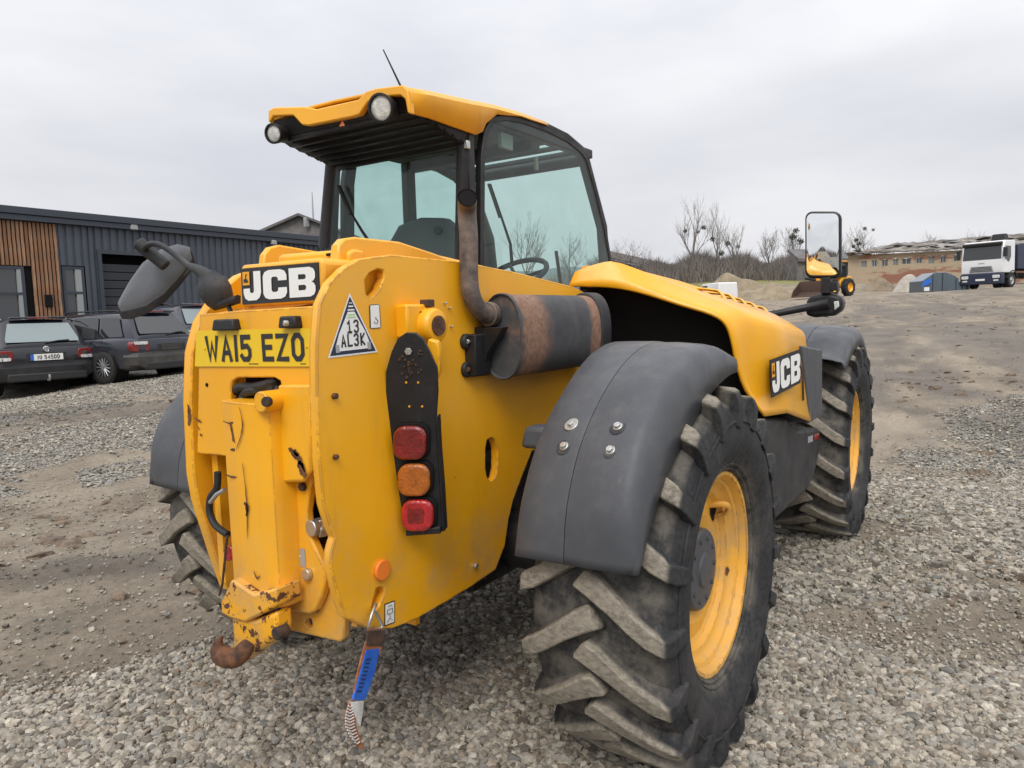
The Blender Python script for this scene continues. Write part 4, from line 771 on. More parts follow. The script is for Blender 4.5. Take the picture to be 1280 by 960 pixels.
b = MB(); b.prism(yz([(1042, 377), (1048, 376), (1049, 383), (1043, 388)], xm), YZ(xm+.0), 0, .02); b.build('side_lamp', M['clear_lens'], rm, 35, .004)
b = MB(); b.tube([on(940, 397, 'x', 1.95), on(970, 392, 'x', 2.0), on(1005, 385, 'x', xm-.01), on(1036, 379, 'x', xm-.02)], [.02, .02, .022, .026], 12); b.build('mirror_arm', M['black'], rm, 60)

# ================================================================== GROUND
def gp(px, py, depth): return at(px, py, depth)
ANCH = [gp(60, 489, 14.4), gp(140, 478, 14.6), gp(20, 452, 20), gp(300, 440, 24), gp(40, 545, 8.6), gp(600, 395, 60), gp(800, 372, 60), gp(1052, 372, 42), gp(1240, 360, 46), gp(1180, 364, 48), gp(1100, 366, 55), gp(960, 354, 62), gp(900, 345, 95), gp(1200, 352, 75), gp(1000, 345, 160), gp(700, 345, 200), gp(1275, 345, 160),
        gp(1180, 420, 17), gp(1000, 405, 25), gp(895, 382, 46), gp(860, 384, 44)]
ANCH += [Vector((x, y, 0)) for x, y in ((0, 0), (2.75, 0), (-2, 0), (-2.3, -1.8), (0, 2), (3, 2), (1, 5), (-1, 5), (3, -2), (6, -2), (1, -4), (6, 1), (-8, -4), (-4, 6), (2, -9), (-4, -10))]
ANCH += [Vector((200*math.cos(a), 200*math.sin(a), .5)) for a in (R(100), R(140), R(180), R(220), R(260), R(300))]+[Vector((40*math.cos(a), 40*math.sin(a), 0)) for a in (R(110), R(150), R(190), R(230), R(270), R(310))]
AX = np.array([[a.x, a.y] for a in ANCH]); AZ = np.array([a.z for a in ANCH])
_phi = lambda d: np.sqrt(d*d+9.0)
_D = np.linalg.norm(AX[:, None]-AX[None], axis=2); _A = _phi(_D); _n = len(AX)
_K = np.zeros((_n+1, _n+1)); _K[:_n, :_n] = _A+np.eye(_n)*.01; _K[:_n, _n] = 1; _K[_n, :_n] = 1
_W = np.linalg.solve(_K, np.append(AZ, 0))
def base_z(X, Y):
    X = np.asarray(X, float); Y = np.asarray(Y, float); sh = X.shape; q = np.stack([X.ravel(), Y.ravel()], 1); o = np.zeros(len(q))
    for i in range(_n): o += _W[i]*_phi(np.hypot(q[:, 0]-AX[i, 0], q[:, 1]-AX[i, 1]))
    return (o+_W[_n]).reshape(sh)
# lattice value noise (numpy) for the masks and the relief
_lat = nrng.random((256, 256))
def vn(X, Y, s, oct_=4, seed=0, rough=.5):
    o = 0; a = 1; tot = 0
    for k in range(oct_):
        x = X*s*2**k+seed*17.3+k*5.1; y = Y*s*2**k+seed*9.7+k*3.3; xi = np.floor(x).astype(int); yi = np.floor(y).astype(int); fx = x-xi; fy = y-yi; fx = fx*fx*(3-2*fx); fy = fy*fy*(3-2*fy)
        g = lambda i, j: _lat[(xi+i) % 256, (yi+j) % 256]
        o = o+a*((g(0, 0)*(1-fx)+g(1, 0)*fx)*(1-fy)+(g(0, 1)*(1-fx)+g(1, 1)*fx)*fy); tot += a; a *= rough
    return o/tot
def sst(x, a, b): t = np.clip((x-a)/(b-a), 0, 1); return t*t*(3-2*t)
def band(X, Y, p, q, w_):
    "soft mask of a strip round the line p-q"
    p = np.array(p); q = np.array(q); d = q-p; l = np.hypot(*d); d = d/l; t = (X-p[0])*d[0]+(Y-p[1])*d[1]; s_ = (X-p[0])*-d[1]+(Y-p[1])*d[0]
    return (1-sst(np.abs(s_), w_*.45, w_))*sst(t, -w_, w_)*(1-sst(t, l-w_, l+w_))
def gravel_mask(X, Y):
    n = (vn(X, Y, .9, 4, 1)-.5)
    near = sst(1.75-.55*(X+.9)*(X > -.9)-Y+n*1.8, -.5, .6)               # foreground, left of the machine
    near = np.maximum(near, sst(-.75-.20*np.maximum(X-4.5, 0)*1.05-Y+n*2.0, -.35, .6))   # right of it
    near = near*(1-sst(X+.35*Y+n*3, 8.5, 12.5))
    left = sst(Y-(5.3-.6*(X-.4))+n*3.0, -.6, .7)*(1-sst(X-.25*Y+n*5, 4.5, 8))*(X < 12)
    g = np.clip(np.maximum(near, left), 0, 1)
    g *= 1-.8*band(X, Y, (-1.2, 10.9), (6.5, 6.4), .75)*sst(n, -.2, .1)             # wheel track, pressed into the gravel
    g *= 1-.75*sst(vn(X, Y, 1.9, 3, 5), .60, .72)
    return g
def wet_dark_mask(X, Y):
    n = vn(X, Y, 1.3, 4, 2)
    w_ = .9*band(X, Y, (-1.2, 10.9), (7.5, 6.0), .95)*sst(n, .3, .55)+1.0*band(X, Y, (-1, 3.35), (2.2, 1.2), .40)*sst(n, .25, .5)+.6*band(X, Y, (-2, 2.4), (1, 1.5), .25)*sst(n, .4, .6)
    for p_, q_, w2_ in (((5.5, .6), (30, -3.5), .5), ((5.5, 2.4), (31, -1.0), .5), ((7, -2.4), (34, 5.5), .6), ((9, -4.2), (36, 3.2), .6), ((12, 4), (45, -2), .8), ((5, 6.5), (28, 3), .5)): w_ += .8*band(X, Y, p_, q_, w2_)*sst(vn(X*.8, Y*2, 1.1, 4, 21), .34, .55)
    w_ += .75*sst(1.25-np.hypot((X-.3)*.8, Y*1.2), -.1, .7)*sst(n, .3, .6)  # also darkens an oval patch of ground beneath the machine
    far = sst(X, 5, 9)*(Y < 3)
    w_ += .75*far*sst(vn(X*.30+Y*.25, Y*1.3-X*.35, .55, 5, 3), .44, .60)*sst(34-X, -8, 10)+.5*far*sst(vn(X*.2, Y*1.6-X*.5, .8, 4, 13), .5, .62)
    w_ += .55*sst(X, 4, 8)*(Y < 4)*sst(vn(X*.5+Y*.4, Y*2.6-X*.8, 1.0, 5, 31, .6), .50, .62)
    return np.clip(w_, 0, 1)
def grass_mask(X, Y): 
    c = gp(955, 347, 78); return np.exp(-(((X-c.x)/26)**2+((Y-c.y)/13)**2)*1.2)
def relief(X, Y):
    d = np.hypot(X-CAM[0], Y-CAM[1]); k = 1-sst(d, 25, 60)
    z = .035*(vn(X, Y, .8, 4, 7)-.5)+.03*(vn(X, Y, 3.2, 4, 8, .6)-.5)*(1-.5*gravel_mask(X, Y))
    dirt = 1-gravel_mask(X, Y)
    z += dirt*.07*(sst(vn(X*1.0+Y*.3, Y*2.0-X*.5, .8, 5, 9, .55), .48, .75)-.3)*sst(d, 3, 6)
    z -= .05*band(X, Y, (-1, 3.4), (2.2, 1.2), .3)*sst(vn(X, Y, 4, 2, 3), .2, .6)+.05*band(X, Y, (-1.2, 10.9), (7.5, 6.0), .5)
    return z*k
def gz(x, y): return float(base_z(np.array([x]), np.array([y]))[0]+relief(np.array([x]), np.array([y]))[0])
def bz(x, y): return float(base_z(np.array([x]), np.array([y]))[0])
NS = 720; rr_ = [0.25]
while rr_[-1] < 900: rr_.append(rr_[-1]+max(.035, rr_[-1]*.0125 if rr_[-1] < 60 else rr_[-1]*.06))
rr_ = np.array(rr_); base_az = YAW
# finer in the direction of view
t_ = np.linspace(-1, 1, NS, endpoint=False); az = base_az+math.pi*(.42*t_+.58*t_**5)
RR, AZm = np.meshgrid(rr_, az, indexing='ij'); GX = CAM[0]+RR*np.cos(AZm); GY = CAM[1]+RR*np.sin(AZm); GZ = base_z(GX, GY)+relief(GX, GY)
nr = len(rr_); idx = np.arange(nr*NS).reshape(nr, NS); a_ = idx[:-1]; b_ = idx[1:]; a2 = np.roll(a_, -1, 1); b2_ = np.roll(b_, -1, 1)
quads = np.stack([a_, b_, b2_, a2], -1).reshape(-1, 4)
def mesh_np(name, V, F, material, attrs=None, colattr=None, smooth_=True):
    me = bpy.data.meshes.new(name); k = F.shape[1]; me.vertices.add(len(V)); me.vertices.foreach_set('co', V.astype(np.float32).ravel()); me.loops.add(F.size); me.loops.foreach_set('vertex_index', F.astype(np.int32).ravel())
    me.polygons.add(len(F)); me.polygons.foreach_set('loop_start', np.arange(0, F.size, k, dtype=np.int32)); me.polygons.foreach_set('loop_total', np.full(len(F), k, np.int32)); me.update(calc_edges=True)
    me.polygons.foreach_set('use_smooth', np.full(len(F), smooth_))
    for nm, v_ in (attrs or {}).items(): at_ = me.attributes.new(nm, 'FLOAT', 'POINT'); at_.data.foreach_set('value', v_.astype(np.float32).ravel())
    me.materials.append(material); me.validate(); o = bpy.data.objects.new(name, me); COL.objects.link(o); return o
mg_ = mat('gravel_and_dirt', (.2, .17, .14), .9, 0, .25); g = NB(mg_); G_ = g.attr('gravel')['Fac']; Wt = g.attr('wet_dark')['Fac']; Gr = g.attr('grass')['Fac']
def vor(sc, feat='F1', out='Distance'):
    v_ = g.n('ShaderNodeTexVoronoi'); v_.feature = feat; v_.inputs['Scale'].default_value = sc; g.l(g.tc.outputs['Object'], v_.inputs['Vector']); return v_.outputs[out]
cell = g.sep(vor(46, out='Color'))
stone = g.mix(cell[0], (.21, .19, .155), (.56, .52, .44)); stone = g.mix(g.math('MULTIPLY', cell[1], .35), stone, (.27, .30, .33)); stone = g.mix(g.ramp(vor(46), .44, .68), stone, (.075, .066, .055))  # shade in the gaps between stones is put into the colour
dirt = g.mix(g.ramp(g.noise(1.1, 8, .65), .32, .70), (.19, .158, .118), (.35, .30, .232)); dirt = g.mix(g.ramp(g.noise(22, 8, .75), .40, .68), dirt, g.mix(.5, dirt, (.12, .10, .078)))
dirt = g.mix(g.math('MULTIPLY', g.ramp(g.noise(.35, 5, .6, stretch=(.55, 1.4, 1)), .5, .68), .55), dirt, (.38, .325, .255))
dirt = g.mix(g.math('MULTIPLY', g.ramp(g.noise(70, 5, .8), .60, .68), .55), dirt, (.40, .36, .31))
Gn = g.ramp(g.math('ADD', G_, g.math('MULTIPLY', g.math('SUBTRACT', g.noise(14, 6, .75), .5), 1.1)), .38, .58)
c = g.mix(Gn, dirt, stone); c = g.mix(g.math('MULTIPLY', Wt, .74), c, g.mix(.30, (.062, .054, .047), c)); grs = g.mix(g.noise(3, 6), (.13, .135, .035), (.26, .23, .09)); c = g.mix(g.ramp(g.math('ADD', Gr, g.math('MULTIPLY', g.noise(.6, 5), .5)), .55, .95), c, grs)
g.color(c); g.rough(g.math('SUBTRACT', .95, g.math('MULTIPLY', Wt, .38)))
hgt = g.math('ADD', g.math('MULTIPLY', g.math('SUBTRACT', 1, vor(34)), g.math('MULTIPLY', Gn, 1.0)), g.math('ADD', g.math('MULTIPLY', g.noise(24, 7, .75), .9), g.math('MULTIPLY', g.noise(5, 6, .65), .9)))
g.bump(hgt, .8, .035)
ground = mesh_np('ground', np.stack([GX, GY, GZ], -1).reshape(-1, 3), quads, mg_, {'gravel': gravel_mask(GX, GY), 'wet_dark': wet_dark_mask(GX, GY), 'grass': grass_mask(GX, GY)})
tag(ground, 'ground of grey gravel and rutted brown dirt', None, None, 'structure')

# ---- loose stones: real pebbles over the near ground, one mass
ico_v = []; ph = (1+5**.5)/2
for a in (-1, 1):
    for b_2 in (-ph, ph): ico_v += [(0, a, b_2), (a, b_2, 0), (b_2, 0, a)]
ico_v = np.array(ico_v)/math.sqrt(1+ph*ph)
from itertools import combinations
ico_f = np.array([f for f in combinations(range(12), 3) if all(np.linalg.norm(ico_v[i]-ico_v[j]) < 1.1 for i, j in combinations(f, 2))])
for i, f in enumerate(ico_f):
    if np.dot(np.cross(ico_v[f[1]]-ico_v[f[0]], ico_v[f[2]]-ico_v[f[0]]), ico_v[f[0]]) < 0: ico_f[i] = f[::-1]
CUB = (np.array([(x, y, z) for z in (-1, 1) for x, y in ((-1, -1), (1, -1), (1, 1), (-1, 1))])/1.5, np.array([(0, 2, 1), (0, 3, 2), (4, 5, 6), (4, 6, 7), (0, 1, 5), (0, 5, 4), (1, 2, 6), (1, 6, 5), (2, 3, 7), (2, 7, 6), (3, 0, 4), (3, 4, 7)]))
OCT = (np.array([(1, 0, 0), (0, 1, 0), (-1, 0, 0), (0, -1, 0), (0, 0, 1), (0, 0, -1)], float)*1.1, np.array([(0, 1, 4), (1, 2, 4), (2, 3, 4), (3, 0, 4), (1, 0, 5), (2, 1, 5), (3, 2, 5), (0, 3, 5)]))
ICO = (ico_v, ico_f)
def stones(n_try, r0, r1, s0, s1, name, dens_floor, shp=ICO, az_pad=.2):
    sv, sf = shp; nv_ = len(sv)
    half = math.atan(640/FPX)+az_pad
    r = np.sqrt(nrng.random(n_try)*(r1*r1-r0*r0)+r0*r0); a = YAW+(nrng.random(n_try)*2-1)*half*1.06; X = CAM[0]+r*np.cos(a); Y = CAM[1]+r*np.sin(a)
    gm = gravel_mask(X, Y); keep = nrng.random(n_try) < np.clip(gm*1.15, dens_floor, 1); X, Y = X[keep], Y[keep]; n = len(X)
    sc = np.exp(nrng.normal(0, .42, n))*(s0+s1)/2; sc = np.clip(sc, s0*.45, s1*1.8)
    q = nrng.normal(size=(n, 3)); q[:, 2] *= .35; ang = nrng.random(n)*2*math.pi; tilt = nrng.normal(0, .55, n); ca, sa, ct, st_ = np.cos(ang), np.sin(ang), np.cos(tilt), np.sin(tilt)
    Z = base_z(X, Y)+relief(X, Y)+sc*(.1+.35*nrng.random(n))
    V = sv[None]*(1+nrng.normal(0, .17, (n, nv_, 1)))+nrng.normal(0, .08, (n, nv_, 3)); V = np.clip(V, -.78, .78)           # flattened, broken faces
    ab = np.stack([sc*nrng.uniform(.75, 1.3, n), sc*nrng.uniform(.6, 1.0, n), sc*nrng.uniform(.45, .85, n)], 1)*np.where(gm[keep] < .3, .6, 1)[:, None]; V = V*ab[:, None]
    y2 = V[..., 1]*ct[:, None]-V[..., 2]*st_[:, None]; z2 = V[..., 1]*st_[:, None]+V[..., 2]*ct[:, None]; x2 = V[..., 0]*ca[:, None]-y2*sa[:, None]; y3 = V[..., 0]*sa[:, None]+y2*ca[:, None]
    VV = np.stack([x2+X[:, None], y3+Y[:, None], z2+Z[:, None]], -1).reshape(-1, 3); FF = (sf[None]+np.arange(n)[:, None, None]*nv_).reshape(-1, 3)
    wet_dark = wet_dark_mask(X, Y); sh = np.repeat(np.clip(nrng.normal(.5, .27, n)-.3*wet_dark, 0, 1), nv_); hu = np.repeat(nrng.random(n), nv_)
    o = mesh_np(name, VV, FF, M['stone'], {'shade': sh, 'hue': hu}, smooth_=False); return tag(o, None, None, None, 'stuff')
M['stone'] = mat('grey_tan_stone', (.3, .28, .25), .85, 0, .3); g2 = NB(M['stone']); sh_, hu_ = g2.attr('shade')['Fac'], g2.attr('hue')['Fac']
c = g2.mix(sh_, (.12, .105, .082), (.62, .57, .475)); c = g2.mix(g2.ramp(hu_, .55, 1, 0, .40), c, (.23, .26, .28)); c = g2.mix(g2.ramp(hu_, .18, 0, 0, .45), c, (.36, .26, .18)); c = g2.mix(g2.ramp(g2.noise(55, 6, .7), .35, .7), g2.mix(.45, c, (.09, .075, .06)), c); g2.color(c).bump(g2.noise(120, 4), .35, .004)
tag(stones(100000, 1.75, 3.6, .0085, .0145, 'gravel', .08), 'loose grey gravel stones in the foreground'); tag(stones(172000, 3.6, 7.5, .0095, .0165, 'gravel', .07, CUB), 'loose grey gravel stones round the wheels'); tag(stones(126000, 7.5, 16, .012, .022, 'gravel', .06, OCT), 'gravel stones further out')
# clods on the bare earth
M['clod'] = rusty('earth_clod', (.075, .055, .04), (.20, .15, .105), 16, .95)
def clods(n, r0, r1, name, s0, s1):
    half = math.atan(640/FPX)*1.1; r = np.sqrt(nrng.random(n)*(r1*r1-r0*r0)+r0*r0); a = YAW+(nrng.random(n)*2-1)*half; X = CAM[0]+r*np.cos(a); Y = CAM[1]+r*np.sin(a); k = (gravel_mask(X, Y) < .4) & (vn(X*.6+Y*.2, Y*1.3-X*.3, .9, 4, 11) > .52); X, Y = X[k], Y[k]; n = len(X)
    sc = np.clip(np.exp(nrng.normal(0, .5, n))*(s0+s1)/2, s0*.5, s1*2); V = ico_v[None]*(1+nrng.normal(0, .25, (n, 12, 1)))*np.stack([sc*nrng.uniform(.7, 1.5, n), sc*nrng.uniform(.7, 1.5, n), sc*.5], 1)[:, None]
    VV = (V+np.stack([X, Y, base_z(X, Y)+relief(X, Y)], 1)[:, None]).reshape(-1, 3); return tag(mesh_np(name, VV, (ico_f[None]+np.arange(n)[:, None, None]*12).reshape(-1, 3), M['clod'], smooth_=False), 'brown clods of earth', None, None, 'stuff')
clods(2600, 4, 16, 'earth_clods', .02, .05); clods(2600, 16, 45, 'earth_clods', .02, .055)

# ================================================================== THE DARK HALL ON THE LEFT (its front runs along x)
M['clad'] = mat('anthracite_cladding', (.062, .074, .095), .5, .1); gg = NB(M['clad']); gg.color(gg.mix(gg.ramp(gg.noise(.8, 4), .3, .7), (.056, .068, .088), (.072, .085, .106)))
M['trim'] = mat('anthracite_trim', (.042, .052, .068), .45, .1); M['door_dark'] = mat('roller_door_dark', (.022, .025, .032), .5)
M['timber'] = mat('cedar_slat', (.33, .16, .075), .65); gg = NB(M['timber']); oi = gg.n('ShaderNodeObjectInfo'); c = gg.mix(oi.outputs['Random'], (.20, .095, .05), (.42, .25, .145)); c = gg.mix(gg.ramp(gg.noise(6, 5, .6, stretch=(8, 8, .5)), .35, .7), c, (.19, .085, .04)); gg.color(c)
YB = 17.6
H = thing('workshop_hall', 'long low dark grey clad hall with a timber slatted corner behind the parked cars', 'building', (0, 0, 0))
def hx(px, py=300): return on(px, py, 'y', YB).x
tL, tR = on(-30, 258, 'y', YB), on(402, 300, 'y', YB); zt = lambda x: tL.z+(on(400, 298, 'y', YB).z-on(0, 257, 'y', YB).z)/(hx(400, 298)-hx(0, 257))*(x-hx(0, 257)); z0 = min(bz(5, YB), bz(16, YB))-.3
xa, xb = hx(-60), 25.0
ztop = on(0, 257, 'y', YB).z; zf = on(0, 274, 'y', YB).z     # fascia top and foot
# corrugated wall in three runs round the openings: ribs are folds of the sheet
slx0, slx1 = hx(-60), on(74, 330, 'y', YB).x; wx0, wx1 = on(77, 340, 'y', YB).x, on(107, 345, 'y', YB).x; dx0, dx1 = on(121.5, 330, 'y', YB).x, on(205, 330, 'y', YB).x
zw1 = on(90, 332, 'y', YB).z; zd1 = on(123, 317, 'y', YB).z
def sheet(mb, x0, x1, za, zb, pitch=.21, dpt=.035):
    n = max(1, round((x1-x0)/pitch)); p = (x1-x0)/n; prof = []
    for k in range(n): prof += [(x0+p*k, 0), (x0+p*(k+.55), 0), (x0+p*(k+.65), dpt), (x0+p*(k+.9), dpt)]
    prof.append((x1, 0)); mb.loft([[Vector((x, YB+d, za)) for x, d in prof], [Vector((x, YB+d, zb)) for x, d in prof]], closed=False)
b = MB(); sheet(b, slx1, wx0, z0, zf); sheet(b, wx0, wx1, zw1, zf); sheet(b, wx1, dx0, z0, zf); sheet(b, dx0, dx1, zd1, zf); sheet(b, dx1, xb, z0, zf); b.build('wall', M['clad'], H, 20)
b = MB(); zm_ = (zf+ztop)/2-.02; b.box(((xa+xb)/2, YB-.06, (zf+zm_)/2), (xb-xa, .16, zm_-zf)); b.box(((xa+xb)/2, YB-.03, (zm_+.005+ztop)/2), (xb-xa, .30, ztop-zm_-.005)); b.build('roof_fascia', M['trim'], H, 30, .01)
b = MB(); b.box(((xa+xb)/2, YB+7, ztop-.1), (xb-xa, 13.7, .12)); b.box((xb, YB+7, (z0+ztop)/2-.1), (.1, 13.7, ztop-z0-.3)); b.box((xa, YB+7, (z0+ztop)/2-.1), (.1, 13.7, ztop-z0-.3)); b.build('roof', M['trim'], H)
b = MB(); b.box(((slx0+slx1)/2, YB+.07, (z0+zf)/2), (slx1-slx0, .04, zf-z0-.01)); b.build('slat_backing', M['shade_black'], H); b = MB(); b.box(((xa+xb)/2, YB+.5, (z0+ztop)/2-.1), (xb-xa-.1, .04, ztop-z0-.3)); b.build('added_dark_backing', M['shade_black'], H)  # inner sheet is added, unseen, to stop sky showing through wall gaps
wz0 = on(0, 331, 'y', YB).z; winx = on(30.5, 331, 'y', YB).x
nsl = 0; x = slx0+.08; slat_me = None
def slat(x, za, zb):
    b = MB(); b.box((0, 0, 0), (.062, .035, zb-za)); o = b.build('slat', M['timber'], H, 0); o.location = (x, YB-.0, (za+zb)/2); return o
pitch = (on(74, 330, 'y', YB).x-on(0, 330, 'y', YB).x)/14.2
for k in range(24):
    x = slx1-.05-pitch*k
    if x < slx0: break
    slat(x, (wz0 if x < winx+.12 else z0+.2), zf-.01)
# glazing at the slats and beside them
def window(x0, x1, za, zb, dpt, mull, nm='window'):
    b = MB(); fr_ = .07
    for bx, bw in ((x0+fr_/2, fr_), (x1-fr_/2, fr_)): b.box((bx, YB+dpt, (za+zb)/2), (bw, .08, zb-za))
    for bz_ in (za+fr_/2, zb-fr_/2): b.box(((x0+x1)/2, YB+dpt, bz_), (x1-x0-2*fr_, .078, fr_))
    f = b.build(nm, M['trim'], H, 30); p = MB(); p.box(((x0+x1)/2, YB+dpt+.02, (za+zb)/2), (x1-x0-.1, .012, zb-za-.1)); p.build('pane', M['building_glass'], f, 0)
    for mx_ in mull: q_ = MB(); q_.box((mx_, YB+dpt-.01, (za+zb)/2), (.16, .05, zb-za-.14)); q_.build('blind', M['cab_light'], f, 0)
    q_ = MB(); q_.box(((x0+x1)/2, YB+dpt-.012, za+(zb-za)*.78), (x1-x0-.14, .06, .06)); q_.build('transom', M['trim'], f, 0); return f
b = MB(); b.box(((winx+slx0)/2, YB+.005, (z0+wz0)/2), (winx-slx0, .02, wz0-z0)); 
window(slx0, on(30, 345, 'y', YB).x, z0, wz0-.02, .02, [on(26, 350, 'y', YB).x]); window(wx0+.02, wx1-.02, z0, zw1-.02, .06, [on(99.5, 350, 'y', YB).x])
for za, zb in [(z0+.05+k*.22, z0+.05+k*.22+.21) for k in range(40)]:
    if zb > zd1-.03: break
    b = MB(); b.box(((dx0+dx1)/2, YB+.09, (za+zb)/2), (dx1-dx0-.04, .03, .205)); b.build('door_panel', M['door_dark'], H, 30, .012)
b = MB(); b.box((dx0+.05, YB-.01, (z0+zd1)/2), (.1, .10, zd1-z0)); b.box((dx1-.05, YB-.01, (z0+zd1)/2), (.1, .10, zd1-z0)); b.box(((dx0+dx1)/2, YB-.01, zd1+.05), (dx1-dx0, .10, .1)); b.build('door_surround', M['trim'], H, 30)
for px, py in ((167, 284), (342, 303)):
    c_ = on(px, py, 'y', YB-.12); b = MB(); b.box(c_, (.22, .12, .15), taper=.8); b.box(c_+Vector((0, .1, .03)), (.06, .1, .05)); b.build('wall_lamp', M['cab_light'], H, 30, .03)
b = MB(); b.box(on(61, 376, 'y', YB-.04), (.16, .07, .3)); b.build('door_intercom', M['shade_black'], H, 30, .01)

# grey gabled building beyond the hall, with a mast
M['grey_render'] = rusty('weathered_grey_board', (.13, .125, .125), (.19, .185, .18), 1.5); M['roof_grey'] = rusty('grey_fibre_roof', (.10, .10, .105), (.16, .155, .15), 1.2)
def gable(name, lab, pk, lft, rgt, depth, zbase, length, wall, roofm, cat='building'):
    P0, P1, P2 = at(*lft, depth), at(*rgt, depth), at(*pk, depth); t = thing(name, lab, cat, (0, 0, 0)); dr = Vector((RT[1]*-1, RT[0], 0)).normalized()*length
    dr = Vector((_f[0], _f[1], 0)).normalized()*length; b = MB(); f = [Vector((P0.x, P0.y, zbase)), P0, P2, P1, Vector((P1.x, P1.y, zbase))]; b.loft([f, [p+dr for p in f]]); b.build('wall', wall, t, 0)
    b = MB()
    for a, c in ((P0, P2), (P2, P1)):
        e = (a-c).normalized()*(.5 if a is P0 else 0); s_ = (c-a).normalized()*(.5 if c is P1 else 0); u_ = Vector((0, 0, .12)); k0 = -dr.normalized()*.4
        b.loft([[a+e+k0+u_*.3, c+s_+k0+u_*.3, c+s_+k0+u_*1.6, a+e+k0+u_*1.6], [q+dr*1.03 for q in (a+e+u_*.3, c+s_+u_*.3, c+s_+u_*1.6, a+e+u_*1.6)]])
    b.build('roof', roofm, t, 0); return t, P2
gt, pk_ = gable('gabled_building', 'grey gabled building rising behind the dark hall', (375, 271), (325, 293), (440, 296), 46, 0, 20, M['grey_render'], M['roof_grey'])
b = MB(); b.box(at(383, 278, 45.7), (.35, .2, .6)); b.build('lamp', M['cab_light'], gt, 30, .04)
p_ = at(392, 275, 47); b = MB(); b.tube([p_-Vector((0, 0, 4)), at(391, 262, 47), at(390, 240, 47)], [.06, .05, .025], 6); tag(b.build('radio_mast', M['cab_light'], None, 60), 'thin radio mast sticking up by the grey gable', 'mast')

